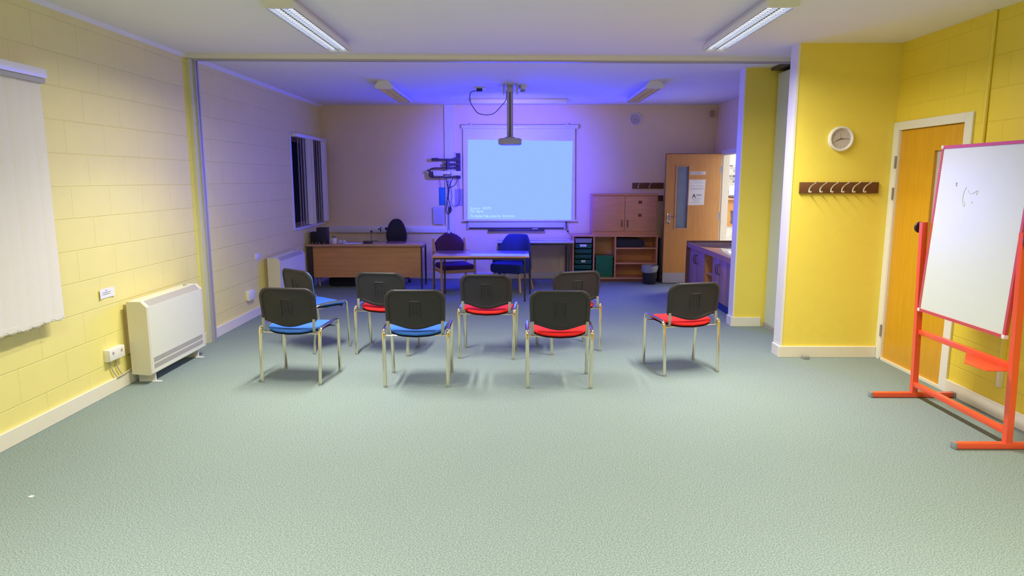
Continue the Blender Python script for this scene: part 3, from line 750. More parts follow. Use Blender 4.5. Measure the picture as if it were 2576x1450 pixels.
# ------------------------------------------------------------------ shelf unit, cupboard, trays
UF = 10.74
t = thing('shelf_unit', 'low open beech shelving unit against the back wall right of the screen', 'shelf', (1.55, 10.9, 0))
ub = 11.075
obj('top_panel', B().box(.87, 2.235, UF-.01, ub, .715, .745, bev=.003), M['beech'], t)
for x in (.88, 2.195): obj('side_panel', B().box(x, x+.025, UF, ub, .05, .715), M['beech'], t, False)
for x in (1.207, 1.543): obj('divider', B().box(x, x+.022, UF+.002, ub, .07, .715), M['beech'], t, False)
for z in (.535, .295): obj('shelf', B().box(1.565, 2.195, UF+.005, ub, z-.012, z+.010), M['beech'], t, False)
obj('bottom_panel', B().box(.905, 2.195, UF, ub, .045, .07), M['beech'], t, False)
obj('plinth', B().box(.89, 2.21, UF+.02, ub, 0, .05), M['brownedge'], t, False)
obj('back_panel', B().box(.905, 2.195, ub-.012, ub-.002, .07, .715), M['desk'], t, False)
names = ['second from top with long white label', 'third from the top', 'fourth from the top', 'fifth from top with short white label', 'sixth from the top', 'bottom one']
z = .618
s = thing('storage_tray', 'pale grey tray at the top of the left tray column', 'tray', (1.055, 10.88, z), group='trays in the left column of the shelf unit')
def tray(s, x0, x1, z, m, y0=UF+.01, h=.068):
    obj('tub', B().rings([[(x0+.012, y0+.012, z), (x1-.012, y0+.012, z), (x1-.012, ub-.03, z), (x0+.012, ub-.03, z)], [(x0+.004, y0+.004, z+h-.012), (x1-.004, y0+.004, z+h-.012), (x1-.004, ub-.02, z+h-.012), (x0+.004, ub-.02, z+h-.012)]]), m, s, False)
    obj('rim', B().box(x0, x1, y0-.004, ub-.018, z+h-.014, z+h-.004, bev=.002), m, s)
tray(s, .915, 1.19, z, M['greytray'], h=.075)
for k in range(6):
    z = .618-.083*(k+1)
    s = thing('storage_tray', 'dark green tray in the left column, %s' % names[k], 'tray', (1.055, 10.88, z), group='trays in the left column of the shelf unit')
    tray(s, .915, 1.19, z, M['greentray'])
    if k in (0, 3):
        w = (.995, 1.10) if k == 0 else (1.02, 1.085)
        obj('label_card', B().box(w[0], w[1], UF+.001, UF+.0055, z+.025, z+.06), M['paper'], s, False, label='white label card')
    else:
        obj('label_slot', B().box(1.0, 1.10, UF+.004, UF+.01, z+.025, z+.048), M['greentray'], s, False)
for k in range(5):
    z = .072+.068*k
    s = thing('storage_tray', 'bright green tray in the middle bay stack, %s' % ['bottom one', 'second from the bottom', 'middle one', 'second from the top', 'topmost'][k], 'tray', (1.385, 10.88, z), group='green trays stacked in the middle bay')
    tray(s, 1.245, 1.53, z, M['greenbright'], y0=UF+.02, h=.07)
bb = B().rings([[(1.575+.06*(1-c_)*.5*0, UF+.04+.0, .548), (2.0, UF+.04, .548), (2.0, 11.0, .548), (1.575, 11.0, .548)] for c_ in (0,)] + [[(1.572, UF+.03, .60), (2.02, UF+.03, .60), (2.02, 11.0, .60), (1.572, 11.0, .60)], [(1.575, UF+.04, .66), (2.005, UF+.04, .65), (2.0, 10.99, .65), (1.575, 10.99, .66)], [(1.60, UF+.07, .695), (1.93, UF+.07, .68), (1.93, 10.95, .68), (1.60, 10.95, .695)]])
bag = single('black_case', bb, M['bag'], 'long black soft case on the top right shelf of the unit', 'case', loc=(1.79, 10.9, .548))
t = thing('wall_cupboard', 'two-door beech cupboard standing on the shelving unit', 'cupboard', (1.7, 10.92, .745))
CF = 10.78
obj('carcass', B().box(1.185, 2.205, CF, ub, .746, 1.365), M['beech'], t, False)
for x0, x1, hx in ((1.20, 1.688, 1.645), (1.694, 2.185, 1.735)):
    d = obj('door', B().box(x0, x1, CF-.018, CF, .80, 1.345, bev=.002), M['beech'], t)
    obj('handle', B().tube([(hx, CF-.018, .975), (hx, CF-.04, .97), (hx, CF-.04, .875), (hx, CF-.018, .87)], .007, 6), M['darkmetal'], d)
obj('top_panel', B().box(1.175, 2.215, CF-.02, ub, 1.365, 1.385), M['beech'], t, False)
for z in (1.235, 1.03):
    obj('dark_sticker', B().box(1.90, 1.955, CF-.022, CF-.018, z, z+.043), M['rack'], t, False, label='small dark square on the right cupboard door')
# bin
t = thing('waste_bin', 'black waste bin with a clear liner in front of the shelf unit', 'bin', (2.065, 10.55, 0))
obj('tub', B().lathe([(0, 0), (.092, 0), (.096, .01), (.118, .27), (.112, .27), (.09, .012), (0, .012)], 2.065, 10.55, 28), M['binblack'], t)
lr = []
for j, (r_, z_) in enumerate(((.123, .20), (.130, .24), (.128, .285), (.116, .288), (.108, .25))):
    lr.append([(2.065+(r_+.004*math.sin(5*a_+j))*math.cos(a_), 10.55+(r_+.004*math.sin(7*a_))*math.sin(a_), z_+.018*math.sin(a_*1+.6)*(1 if j == 0 else 0)) for a_ in [2*PI*q/40 for q in range(40)]])
obj('liner', B().rings(lr, cap0=False, cap1=False), M['liner'], t)
single('dark_board', B().box(2.243, 2.262, 10.70, 11.06, 0, .70, bev=.004), M['black'], 'narrow dark board standing between shelf unit and open door', 'board')

# ------------------------------------------------------------------ back wall: screen etc
t = thing('projection_screen', 'pull-down white screen lit blue by the projector on the back wall', 'screen', (.03, 11.0, .94))
SY = 11.04
obj('housing', B().box(-.875, .965, SY-.045, YB, 2.392, 2.455, bev=.012), M['plastic_white'], t)
for x in (-.72, .80): obj('hanger', B().box(x-.02, x+.02, SY-.01, YB, 2.455, 2.478, bev=.004), M['plastic_white'], t)
obj('screen_cloth', B().prism([(-.853, .962), (.935, .962), (.918, 2.392), (-.85, 2.392)], 'Y', SY, SY+.003), M['plastic_white'], t, False)
img = obj('projected_image', B().prism([(-.790, .975), (.873, .963), (.883, 2.205), (-.772, 2.228)], 'Y', SY-.0015, SY-.0005), M['projected'], t, False, label='bright light-blue projected picture')
obj('bottom_bar', B().box(-.875, .965, SY-.012, SY+.018, .940, .964, bev=.004), M['plastic_white'], t)
tz = SY-.002
text('projected_text', 'Source:  HDMI', .058, facing_cam(-.748, tz, 1.13), M['projtext'], img, .95)
text('projected_text', 'No Signal', .058, facing_cam(-.748, tz, 1.083), M['projtext'], img, .95)
text('projected_text', 'To display Help, press the', .056, facing_cam(-.748, tz, 1.008), M['projtext'], img, .86)
text('projected_text', 'button', .058, facing_cam(-.178, tz, 1.008), M['projtext'], img, .95)
ic = B()
ring = [(-.208+.017*math.cos(a_), 1.024+.017*math.sin(a_)) for a_ in [2*PI*q/14 for q in range(15)]]
ic.tube([(p[0], tz-.001, p[1]) for p in ring], .003, 4, cap=False); ic.box(-.211, -.205, tz-.003, tz, 1.018, 1.030)
obj('help_icon', ic, M['projtext'], img, False)
t = thing('wall_whiteboard', 'white board with dark tray edge mostly hidden behind the projection screen', 'whiteboard', (0, YB, .8))
obj('panel', B().box(-.79, .79, YB-.03, YB-.005, .84, 1.9), M['board'], t, False)
obj('frame', B().box(-.80, .80, YB-.04, YB-.002, .818, .84).box(-.80, -.785, YB-.04, YB-.002, .84, 1.9).box(.785, .80, YB-.04, YB-.002, .84, 1.9), M['darkmetal'], t, False)
for x in (-.785, .775): obj('end_bracket', B().box(x-.015, x+.015, YB-.05, YB-.03, .815, .91), M['alu'], t)
obj('pen_tray', B().box(-.465, .445, YB-.09, YB-.03, .785, .812, bev=.006), M['darkmetal'], t)
single('marker_pen', B().tube([(.25, YB-.075, .820), (.34, YB-.075, .820)], .007, 8), M['paper'], 'pale marker lying on the pen tray under the screen', 'marker')
single('pull_cord', B().tube([(.80, YB-.06, .93), (.82, YB-.06, .80)], .004, 6).lathe([(0, 0), (.014, 0), (.012, .03), (0, .03)], .822, YB-.06, 10, 'Z', .765), M['cable'], 'short dark pull cord hanging at the lower right of the screen', 'cord')
# conduit + trunking
t = thing('cable_trunking', 'pale cable trunking running up the back wall and along above the desk', 'trunking', (-1.1, YB, .75))
obj('vertical_duct', B().box(-1.145, -1.0, YB-.04, YB, .745, CEIL), M['plastic_white'], t, False)
obj('dado_trunking', B().box(XL+.02, -1.145, YB-.05, YB, .755, .86, bev=.004), M['plastic_white'], t)
for x, lab in ((-2.26, 'l'), (-2.14, 'm'), (-1.72, 'r')):
    so = obj('socket', B().box(x-.07, x+.07, YB-.058, YB-.05, .768, .848, bev=.003), M['plastic_white'], t)
    if lab != 'r': obj('plug_hole', B().box(x+.02, x+.045, YB-.061, YB-.058, .80, .825), M['ink'], so, False)
single('black_plug', B().box(-2.36, -2.335, YB-.09, YB-.05, .765, .79, bev=.003).tube([(-2.348, YB-.075, .77), (-2.35, YB-.08, .70), (-2.36, YB-.1, .55)], .0035, 5, smooth=2), M['cable'], 'small dark plug with thin cable in the trunking above the desk', 'plug')
# tv bracket
t = thing('wall_bracket', 'dark articulated metal wall bracket left of the projection screen', 'bracket', (-1.1, YB-.1, 1.75))
yy = YB-.14
obj('wall_plate', B().box(-.965, -.90, YB-.02, YB, 1.62, 2.02), M['darkmetal'], t, False)
obj('upper_arm', B().box(-1.345, -1.23, yy-.02, yy+.02, 1.893, 1.94, bev=.004).box(-1.24, -.90, yy-.012, yy+.012, 1.895, 1.93).box(-.99, -.90, yy-.02, YB, 1.92, 1.948), M['darkmetal'], t, False)
obj('spindle', B().tube([(-1.09, yy, 1.76), (-1.09, yy, 1.91)], .028, 10), M['darkmetal'], t)
obj('middle_arm', B().box(-1.145, -.90, yy-.012, yy+.02, 1.825, 1.862), M['darkmetal'], t, False)
obj('lower_arm', B().tube([(-1.385, yy, 1.735), (-1.36, yy, 1.77), (-1.30, yy, 1.782), (-.92, yy, 1.79)], .013, 6), M['darkmetal'], t)
obj('arm_tip', B().box(-1.41, -1.378, yy-.015, yy+.015, 1.725, 1.755, bev=.004), M['darkmetal'], t)
obj('cradle', B().tube([(-1.36, yy, 1.735), (-1.385, yy, 1.70), (-1.38, yy, 1.645), (-1.33, yy, 1.635), (-.91, yy, 1.645)], .012, 6, smooth=1).box(-1.375, -1.32, yy-.03, yy+.05, 1.65, 1.73), M['darkmetal'], t)
t = thing('media_box', 'white slim media box held in the dark wall bracket', 'media player', (-1.19, yy-.04, 1.68))
obj('case', B().box(-1.315, -1.045, yy-.07, yy-.005, 1.69, 1.735, bev=.003), M['paper'], t); obj('front_flap', B().box(-1.31, -1.165, yy-.075, yy-.01, 1.665, 1.688, bev=.002), M['paper'], t)
t = thing('media_box', 'shorter white box at the right end of the dark wall bracket', 'media player', (-.96, yy-.04, 1.68))
obj('case', B().box(-1.03, -.885, yy-.07, yy-.005, 1.692, 1.735, bev=.003), M['paper'], t); obj('base', B().box(-1.03, -.885, yy-.07, yy-.01, 1.668, 1.689, bev=.002), M['paper'], t)
CN = [0]
def cable(pts, lab, r=.005, m='cable'):
    CN[0] += 1; pts = [(p[0], p[1]-.012*CN[0]+.03, p[2]) for p in pts]
    single('hanging_cable', B().tube(pts, r, 6, smooth=3), M[m], lab, 'cable')
yc = YB-.06
cable([(-1.235, yc, 1.655), (-1.232, yc, 1.58), (-1.222, yc, 1.53), (-1.215, yc, 1.48)], 'short dark cable running down to the blue card', .003)
cable([(-1.13, yc, 1.645), (-1.12, yc, 1.56), (-1.095, yc, 1.47), (-1.09, yc, 1.35), (-1.13, yc, 1.22), (-1.14, yc, 1.10), (-1.10, yc, 1.04), (-1.06, yc, 1.10), (-1.07, yc, 1.2), (-1.10, yc, 1.30), (-1.085, yc, 1.42), (-1.08, yc, 1.5), (-1.02, yc, 1.62)], 'looped dark cable hanging in the middle below the bracket')
cable([(-1.095, yc-.02, 1.60), (-1.095, yc-.02, 1.40), (-1.12, yc-.02, 1.25), (-1.08, yc-.02, 1.12), (-1.05, yc-.02, 1.16), (-1.09, yc-.02, 1.10), (-1.095, yc-.02, .95), (-1.09, yc-.03, .80)], 'straight dark cable dropping to the purple armchair', .006)
cable([(-1.06, yc, 1.60), (-1.05, yc, 1.45), (-1.03, yc, 1.32), (-1.06, yc, 1.25), (-1.02, yc, 1.185), (-.96, yc, 1.18), (-.92, yc, 1.22), (-.90, yc, 1.36), (-.925, yc, 1.5), (-.93, yc, 1.62)], 'dark cable swinging in a wide loop across the grey plate', .004)
cable([(-.925, yc, 1.64), (-.955, yc, 1.56), (-1.0, yc, 1.50), (-1.09, yc, 1.48)], 'short dark cable curving under the right media box', .005)
cable([(-.99, YB-.03, 2.03), (-.955, yc, 2.0), (-.935, yc, 1.95)], 'thin dark cable leaving the trunking above the bracket', .003)
single('tied_cables', B().lathe([(.012, -.03), (.022, -.02), (.024, .02), (.012, .03)], -1.075, yc-.02, 12, 'Z', 1.135).tube([(-1.06, yc-.03, 1.19), (-1.04, yc-.03, 1.12), (-1.07, yc-.03, 1.07), (-1.10, yc-.03, 1.12), (-1.06, yc-.03, 1.19)], .005, 6, smooth=2), M['cable'], 'bundle of dark cable tied in a coil below the bracket', 'cable')
single('blue_card', B().box(-1.25, -1.149, YB-.012, YB, 1.195, 1.48, bev=.002), M['bluepaper'], 'upright blue card hanging on the back wall below the bracket', 'card')
t = thing('pale_notice', 'pale printed sheet on the back wall below the blue card', 'notice', (-1.26, YB-.046, .9))
obj('sheet', B().prism([(-1.345, .895), (-1.17, .89), (-1.16, 1.165), (-1.35, 1.17)], 'Y', YB-.046, YB-.043), M['palepaper'], t, False)
pl = B()
for k in range(9): pl.box(-1.325, -1.185-(k % 3)*.02, YB-.048, YB-.046, .93+k*.024, .933+k*.024)
obj('print', pl, M['greyink'], t, False)
single('grey_plate', B().box(-.99, -.868, YB-.012, YB, 1.185, 1.455), M['greyplate'], 'grey square plate on the wall between the trunking and the screen', 'plate', smooth=False)
# clock builder (faces -Y)
def clock(x, z, r, yw, hour, minute, lab, second=None):
    t = thing('wall_clock', lab, 'clock', (x, yw, z))
    obj('rim', B().lathe([(r, 0), (r, -.02), (r*.96, -.034), (r*.86, -.036), (r*.80, -.026), (r*.80, -.012), (0, -.012), (0, 0)], x, yw, 48, 'Y', z), M['plastic_white'], t)
    f = obj('face', B().lathe([(r*.80, -.013), (r*.80, -.015), (0, -.015)], x, yw, 40, 'Y', z), M['clockface'], t)
    for n in range(1, 13):
        a = PI/2-n*PI/6
        text('numeral', str(n), r*.21, facing_cam(x+r*.63*math.cos(a), yw-.0155, z+r*.63*math.sin(a)-r*.07), M['greyink'], f, align='CENTER')
    def hand(nm, a, L, w, y):
        a = PI/2-a; c, s_ = math.cos(a), math.sin(a)
        p = [(x-.15*L*c-w*s_, z-.15*L*s_+w*c), (x-.15*L*c+w*s_, z-.15*L*s_-w*c), (x+L*c+w*.5*s_, z+L*s_-w*.5*c), (x+L*c-w*.5*s_, z+L*s_+w*.5*c)]
        obj(nm, B().prism(p, 'Y', y-.001, y), M['ink'], t, False)
    hand('hour_hand', hour, r*.5, r*.028, yw-.018); hand('minute_hand', minute, r*.62, r*.02, yw-.02)
    if second is not None: hand('second_hand', second, r*.5, r*.007, yw-.022)
clock(2.823, 1.962, .108, 6.12, math.radians(247), math.radians(90), 'white round wall clock on the yellow wall above the coat rack', math.radians(-15))
clock(1.87, 2.545, .098, YB, math.radians(222), math.radians(120), 'white round wall clock high on the back wall right of the screen')
# coat racks
def rack(x0, x1, z0, z1, yw, hooks, lab):
    t = thing('coat_rack', lab, 'coat rack', ((x0+x1)/2, yw, z0))
    obj('board', B().box(x0, x1, yw-.02, yw, z0, z1, bev=.002), M['rack'], t)
    for hx in hooks:
        zc = (z0+z1)/2
        obj('hook', B().tube([(hx+.006, yw-.03, z0+.012), (hx, yw-.024, z0+.012), (hx, yw-.022, zc-.01), (hx+.01, yw-.04, zc+.02), (hx+.026, yw-.085, z1-.005), (hx+.034, yw-.095, z1+.012)], .007, 8, r2=.003, up=(1, 0, 0), smooth=1).tube([(hx, yw-.022, z0+.016), (hx+.004, yw-.05, z0+.010), (hx+.004, yw-.052, z0+.022)], .007, 8, r2=.003, up=(1, 0, 0)), M['chrome_pale'], t)
M['chrome_pale'] = mat('pale_hook_metal', (.75, .68, .58), rough=.35, metal=.3)
rack(2.492, 3.184, 1.490, 1.588, 6.12, [2.575+.0955*k for k in range(6)], 'dark brown six-hook coat rack on the yellow wall below the clock')
rack(1.85, 2.35, 1.462, 1.553, YB, [1.94, 2.12], 'dark brown coat rack on the back wall above the cupboard')
single('dark_square_panel', B().box(2.222, 2.352, YB-.014, YB, 1.262, 1.352), M['rack'], 'small dark square panel beside the cupboard under the far coat rack', 'panel', smooth=False)
t = thing('motion_sensor', 'small white corner sensor near the ceiling at the far right', 'sensor', (3.06, YB-.05, 2.62))
obj('body', B().box(3.035, 3.095, YB-.07, YB-.02, 2.575, 2.67, bev=.012), M['beige'], t); obj('bracket', B().box(3.055, 3.075, YB-.03, YB, 2.66, 2.70), M['white'], t)

# ------------------------------------------------------------------ projector on its pole
PY = 8.72
t = thing('projector', 'ceiling projector on a metal pole in front of the screen', 'projector', (-.08, PY, CEIL))
obj('ceiling_plate', B().box(-.17, .01, PY-.07, PY+.12, CEIL-.012, CEIL, bev=.002), M['alu'], t)
for x in (-.165, .0):
    obj('plate_bracket', B().box(x-.008, x+.014, PY-.05, PY+.09, CEIL-.115, CEIL-.01, bev=.002), M['alu'], t)
obj('clamp', B().box(-.125, -.045, PY-.03, PY+.05, CEIL-.09, CEIL-.012, bev=.004), M['alu'], t)
for x in (-.106, -.064): obj('pole', B().tube([(x, PY, 2.12), (x, PY, CEIL-.02)], .017, 14), M['alu'], t)
obj('pole_seam', B().box(-.092, -.078, PY-.006, PY+.006, 2.12, CEIL-.05), M['darkmetal'], t, False)
obj('projector_body', B().rings([[(-.085+sx_*w, PY+sy_, z_) for sx_, sy_ in ((-1, -.12), (-.6, -.15), (.6, -.15), (1, -.12), (1, .14), (-1, .14))] for w, z_ in ((.11, 2.035), (.143, 2.045), (.146, 2.095), (.12, 2.112))]), M['projector'], t)
obj('mount_arm', B().box(-.15, -.02, PY-.05, PY+.06, 2.11, 2.13, bev=.004), M['alu'], t)
obj('lens', B().lathe([(.035, 0), (.035, .02), (.028, .022), (.0, .018)], -.085, PY+.14, 20, 'Y', 2.075), M['black'], t)
t = thing('ceiling_socket', 'flat white socket on the ceiling left of the projector pole', 'socket', (-.50, 9.02, CEIL))
obj('plate', B().box(-.55, -.40, 8.98, 9.12, CEIL-.012, CEIL, bev=.003), M['plastic_white'], t)
t = thing('projector_cable', 'black plug and cable looping from the ceiling socket to the pole', 'cable', (-.48, 9.0, CEIL-.03))
obj('plug', B().box(-.515, -.44, 8.97, 9.02, CEIL-.05, CEIL-.012, bev=.006), M['cable'], t)
obj('lead', B().tube([(-.51, 8.99, CEIL-.04), (-.58, 8.97, CEIL-.05), (-.60, 8.95, CEIL-.10), (-.59, 8.92, CEIL-.20), (-.54, 8.9, CEIL-.27), (-.50, 8.88, CEIL-.33), (-.40, 8.85, CEIL-.355), (-.29, 8.80, CEIL-.35), (-.2, 8.77, CEIL-.26), (-.12, 8.76, CEIL-.17), (-.14, 8.76, CEIL-.08), (-.08, 8.72, CEIL-.02)], .005, 6, smooth=3), M['cable'], t)
t = thing('smoke_detector', 'small white ceiling detector right beside the projector pole', 'detector', (.055, 8.78, CEIL))
obj('base', B().lathe([(0, 0), (.052, 0), (.050, -.045), (.03, -.05), (0, -.05)], .075, 8.80, 24, 'Z', CEIL), M['plastic_white'], t)
obj('sensor_head', B().lathe([(.03, -.05), (.03, -.08), (.0, -.082)], .075, 8.80, 20, 'Z', CEIL), M['grille'], t)
t = thing('ceiling_batten', 'long white box fixed across the ceiling before the screen', 'ceiling batten', (.02, 10.3, CEIL))
obj('casing', B().box(-.67, .73, 10.22, 10.36, CEIL-.062, CEIL-.004, bev=.003), M['plastic_white'], t)
obj('end_plate', B().box(-.675, -.67, 10.22, 10.36, CEIL-.06, CEIL).box(.73, .735, 10.22, 10.36, CEIL-.06, CEIL), M['alu'], t, False)

# ------------------------------------------------------------------ counter in front of the far door
t = thing('counter_unit', 'low counter with cupboard doors behind the yellow pier, pale shiny top', 'counter', (2.8, 8.7, 0))
cx0 = 2.50
obj('worktop', B().box(2.475, 3.148, 7.62, 9.87, .672, .708, bev=.002), M['counter'], t)
obj('front_edge', B().box(2.468, 2.476, 7.62, 9.87, .645, .709), M['counter_door'], t, False)
obj('upstand', B().box(2.46, 3.148, 9.87, 9.89, .66, .735), M['brownedge'], t, False)
obj('end_panel', B().box(2.455, 3.148, 9.87, 9.89, 0, .66), M['brownedge'], t, False)
obj('plinth', B().box(2.545, 3.1, 7.62, 9.87, 0, .10), M['kick'], t, False)
obj('back_panel', B().box(3.12, 3.14, 7.62, 9.87, .1, .67), M['desk'], t, False)
obj('bottom_shelf', B().box(cx0+.02, 3.12, 7.62, 9.87, .10, .12), M['counter_door'], t, False)
obj('shelf', B().box(cx0+.03, 3.12, 8.72, 9.06, .37, .388), M['pale_wood'], t, False)
for y in (8.70, 9.06): obj('divider', B().box(cx0+.015, 3.12, y-.009, y+.009, .12, .67), M['desk'], t, False)
for y0_, y1_, hy in ((7.63, 8.10, None), (8.105, 8.40, 8.36), (8.405, 8.69, 8.445), (9.07, 9.46, 9.42), (9.465, 9.86, 9.505)):
    d = obj('door', B().box(cx0, cx0+.018, y0_, y1_, .11, .64, bev=.002), M['counter_door'], t)
    if hy: obj('handle', B().tube([(cx0, hy, .57), (cx0-.03, hy, .565), (cx0-.03, hy, .455), (cx0, hy, .45)], .006, 6, smooth=1), M['darkmetal'], d)

# ------------------------------------------------------------------ mobile whiteboard
t = thing('mobile_whiteboard', 'red-framed mobile whiteboard on feet by the right wall', 'whiteboard', (2.96, 4.46, 0))
def rbox(bb, p0, p1, w, d): return bb.tube([p0, p1], w/2*1.2, 4, r2=d/2*1.2, up=(1, 1, 0) if False else None)
for y in (4.955, 3.965):
    lean = -.03
    pp = B(); pp.prism([(2.955, .02), (2.995, .02), (2.965+lean*.5, 1.31), (2.925+lean*.5, 1.31)], 'Y', y-.018, y+.018)
    obj('post', pp, M['redpaint'], t, False)
    fo = obj('foot', B().box(2.665, 3.262, y-.02, y+.02, .004, .040, bev=.003), M['redpaint'], t)
    for xe in (2.645, 3.262): obj('end_cap', B().box(xe, xe+.02, y-.021, y+.021, 0, .042, bev=.003), M['steel'], fo)
    s_ = 1 if y > 4.5 else -1
    obj('clamp_knob', B().lathe([(0, 0), (.008, 0), (.008, s_*.02), (.038, s_*.022), (.042, s_*.035), (.034, s_*.05), (0, s_*.052)], 2.935, y+s_*.016, 20, 'Y', 1.27), M['black_plastic'], t)
for z in (.505, .105):
    obj('crossbar', B().box(2.955, 2.99, 3.98, 4.94, z-.018, z+.018, bev=.002), M['redpaint'], t)
obj('pen_tray', B().prism([(2.80, 4.17), (2.815, 3.99), (2.86, 3.985), (2.96, 3.985), (2.96, 4.40)], 'Z', .478, .484), M['redpaint'], t, False)
# board in its own frame: u along Y, v up, tilt
def bpnt(v): return 2.922 + (v-.67)*.052
yb0, yb1, zb0, zb1 = 4.015, 4.905, .672, 1.845
bo = B().prism([(bpnt(zb0+.01), zb0+.01), (bpnt(zb0+.01)+.014, zb0+.01), (bpnt(zb1-.01)+.014, zb1-.01), (bpnt(zb1-.01), zb1-.01)], 'Y', yb0+.01, yb1-.01)
brd = obj('board_panel', bo, M['board'], t, False)
fr = B()
for y0_, y1_ in ((yb0, yb0+.02), (yb1-.02, yb1)):
    fr.prism([(bpnt(zb0)-.004, zb0), (bpnt(zb0)+.018, zb0), (bpnt(zb1)+.018, zb1), (bpnt(zb1)-.004, zb1)], 'Y', y0_, y1_)
for z in (zb0, zb1-.02):
    fr.prism([(bpnt(z)-.005, z), (bpnt(z)+.019, z), (bpnt(z)+.019, z+.02), (bpnt(z)-.005, z+.02)], 'Y', yb0, yb1)
obj('board_frame', fr, M['magenta'], t, False)
cc = B()
for y0_ in (yb0-.003, yb1-.021):
    for z in (zb0-.003, zb1-.021): cc.box(bpnt(z)-.008, bpnt(z)+.022, y0_, y0_+.024, z, z+.024, bev=.003)
obj('corner_cap', cc, M['plastic_white'], t)
def bp_(y, z): return (bpnt(z)-.001, y, z)
mk = B()
mk.tube([bp_(4.58, 1.565), bp_(4.60, 1.53), bp_(4.602, 1.47), bp_(4.58, 1.43), bp_(4.57, 1.45), bp_(4.585, 1.475)], .0012, 4, smooth=2)
mk.tube([bp_(4.56, 1.545), bp_(4.54, 1.52), bp_(4.50, 1.525), bp_(4.46, 1.55), bp_(4.47, 1.515)], .0012, 4, smooth=2)
mk.tube([bp_(4.51, 1.47), bp_(4.50, 1.463)], .003, 4)
obj('scribble', mk, M['faintink'], brd)
mk = B().tube([bp_(4.70, 1.59), bp_(4.68, 1.592), bp_(4.695, 1.578), bp_(4.678, 1.576), bp_(4.69, 1.568)], .002, 4)
obj('scribble', mk, M['greyink'], brd)
for z in (1.18, 1.30): obj('side_screw', B().lathe([(0, 0), (.007, 0), (.007, -.012), (0, -.012)], bpnt(z)+.004, yb0, 8, 'Y', z), M['steel'], t)
# pipes on the right wall
single('wall_pipe', B().tube([(XR-.012, 4.95, 1.0), (XR-.012, 4.955, CEIL)], .012, 8), M['wall_yellow'], 'thin yellow painted pipe running up the right wall beside the door', 'pipe')
t = thing('wall_duct', 'narrow vertical duct on the right wall behind the mobile whiteboard', 'duct', (XR, 4.5, .2))
obj('yellow_cover', B().box(XR-.03, XR, 4.50, 4.525, .37, 1.5, bev=.003), M['wall_yellow'], t, label='yellow painted upper length')
obj('white_cover', B().box(XR-.032, XR, 4.498, 4.527, .22, .37, bev=.003), M['skirting'], t, label='white lower length')

# ------------------------------------------------------------------ the room beyond the open door
struct('floor_beyond', B().box(3.2, 8.5, 7.7, 20.2, -.08, 0), M['otherfloor'])
struct('ceiling_beyond', B().box(3.25, 8.5, 9.0, 20.2, CEIL, CEIL+.08), M['otherwall'])
struct('wall_beyond_back', B().box(3.3, 8.5, 20.0, 20.2, 0, CEIL), M['otherwall'])
struct('wall_beyond_right', B().box(8.4, 8.5, 9.0, 20.0, 0, CEIL), M['otherwall'])
struct('wall_beyond_left', B().box(3.15, 3.25, 11.4, 20.0, 0, CEIL), M['otherwall'])
struct('wall_beyond_front', B().box(3.25, 8.5, 8.9, 9.0, 0, CEIL), M['otherwall'])
struct('trim_splashback', B().box(5.6, 7.6, 19.975, 20.0, 1.08, 2.0), M['tile'])
t = thing('serving_counter', 'wood-fronted high counter in the room beyond the door', 'counter', (6.4, 19.5, 0))
obj('top', B().box(5.4, 7.6, 19.2, 19.9, 1.03, 1.08), M['pale_wood'], t, False); obj('front_panel', B().box(5.45, 7.6, 19.3, 19.35, .3, 1.03), M['door'], t, False); obj('base', B().box(5.45, 7.6, 19.34, 19.88, 0, .3), M['white'], t, False)
t = thing('monitor', 'pale monitor standing on the counter beyond the door', 'monitor', (6.15, 19.4, 1.08))
obj('display', B().box(5.95, 6.40, 19.38, 19.42, 1.16, 1.42, bev=.006), M['paper'], t); obj('stand', B().box(6.02, 6.32, 19.3, 19.48, 1.08, 1.11, bev=.004).box(6.15, 6.2, 19.40, 19.43, 1.1, 1.2), M['darkmetal'], t)
t = thing('bar_stool', 'blue bar stool at the counter beyond the door', 'stool', (6.2, 18.85, 0))
obj('backrest', B().box(6.0, 6.35, 18.64, 18.67, .92, 1.13, bev=.008), M['bright_blue'], t); obj('seat', B().box(6.0, 6.35, 18.66, 19.0, .74, .80, bev=.01), M['bright_blue'], t)
for x in (6.02, 6.33):
    for y in (18.67, 18.98): obj('leg', B().tube([(x, y, 0), (x, y, .75 if y > 18.8 else .95)], .012, 8), M['bright_blue'], t)
t = thing('shell_chair', 'brown shell chair with thin metal legs beyond the door', 'chair', (5.75, 17.9, 0))
rw = []
for k, (y_, z_) in enumerate(((-.01, .80), (.02, .68), (.03, .56), (.01, .47), (.06, .43), (.2, .42), (.40, .44))):
    w = .19 if k else .15
    rw.append([(5.60+y_, 17.9-w, z_), (5.60+y_-.015, 17.9, z_-.01), (5.60+y_, 17.9+w, z_), (5.612+y_, 17.9+w, z_+.008), (5.60+y_-.003, 17.9, z_-.002), (5.612+y_, 17.9-w, z_+.008)])
obj('shell', B().rings(rw), M['brown_shell'], t)
for x0_, x1_ in ((5.72, 5.58), (5.90, 5.80)):
    for y_ in (-.17, .17): obj('leg', B().tube([(x0_, 17.9+y_*.7, .43), (x1_, 17.9+y_, 0)], .011, 8), M['chrome'], t)
area('beyond_light', (4.9, 12.0, CEIL-.03), (0, 0, 0), 1.2, 2.5, 230, (1, .97, .93), 180)
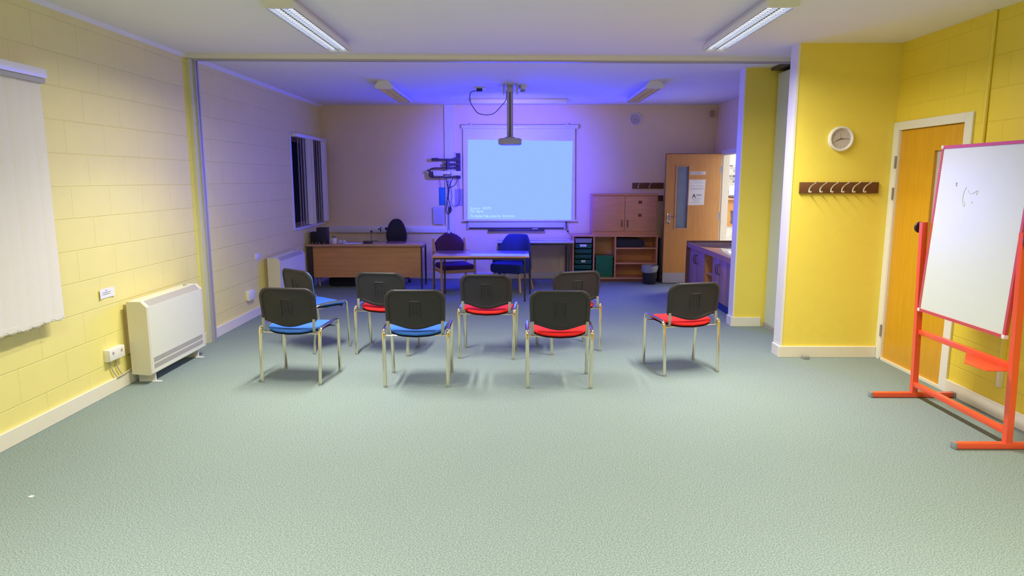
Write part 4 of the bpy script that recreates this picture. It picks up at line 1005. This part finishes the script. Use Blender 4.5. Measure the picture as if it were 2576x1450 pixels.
area('beyond_light', (5.6, 17.5, CEIL-.03), (0, 0, 0), 1.5, 2.5, 80, (1, .97, .93), 180)
area('corridor_light', (XR+.38, 5.5, CEIL-.1), (0, 0, 0), .1, .8, 4, (1, .95, .9), 180)

# ------------------------------------------------------------------ added spots at the projector: bloom round the picture, violet far-room fill
sp = bpy.data.lights.new('far_fill_spot', 'SPOT'); sp.energy = 120; sp.color = (.26, .18, .50); sp.spot_size = math.radians(115); sp.spot_blend = 1.0; sp.shadow_soft_size = .03  # added wide spot, lifts the far room and back wall
so = bpy.data.objects.new('far_fill_spot', sp); C.objects.link(so); so.location = (-.085, PY+.18, 2.075); so.rotation_euler = (math.radians(86), 0, 0)

sp2 = bpy.data.lights.new('bloom_spot', 'SPOT'); sp2.energy = 700; sp2.color = (.015, .02, 1.0); sp2.spot_size = math.radians(90); sp2.spot_blend = 1.0; sp2.shadow_soft_size = .03  # added blue spot imitating lens bloom on the wall round the picture
so2 = bpy.data.objects.new('bloom_spot', sp2); C.objects.link(so2); so2.location = (-.085, PY+.18, 2.075); so2.rotation_euler = (math.radians(78), 0, 0)

# ------------------------------------------------------------------ world, camera, colour
w = bpy.data.worlds.new('World'); S.world = w; w.use_nodes = True
w.node_tree.nodes['Background'].inputs[0].default_value = (.004, .004, .008, 1)
cam = bpy.data.cameras.new('Camera'); co = bpy.data.objects.new('Camera', cam); C.objects.link(co)
f = 1720.0
cam.sensor_fit = 'HORIZONTAL'; cam.sensor_width = 36; cam.lens = 36*f/2576; cam.clip_start = .05
pitch = math.radians(9.1); yaw = math.atan(12/1720*math.cos(pitch))
co.location = (0, 0, 1.62); co.rotation_euler = (math.radians(90)-pitch, 0, yaw)
S.camera = co
S.view_settings.view_transform = 'Standard'; S.view_settings.look = 'None'; S.view_settings.gamma = 1; S.view_settings.use_curve_mapping = False
S.view_settings.exposure = 0.12
S.cycles.caustics_reflective = False; S.cycles.caustics_refractive = False; S.cycles.max_bounces = 10; S.cycles.diffuse_bounces = 6; S.cycles.sample_clamp_indirect = 6
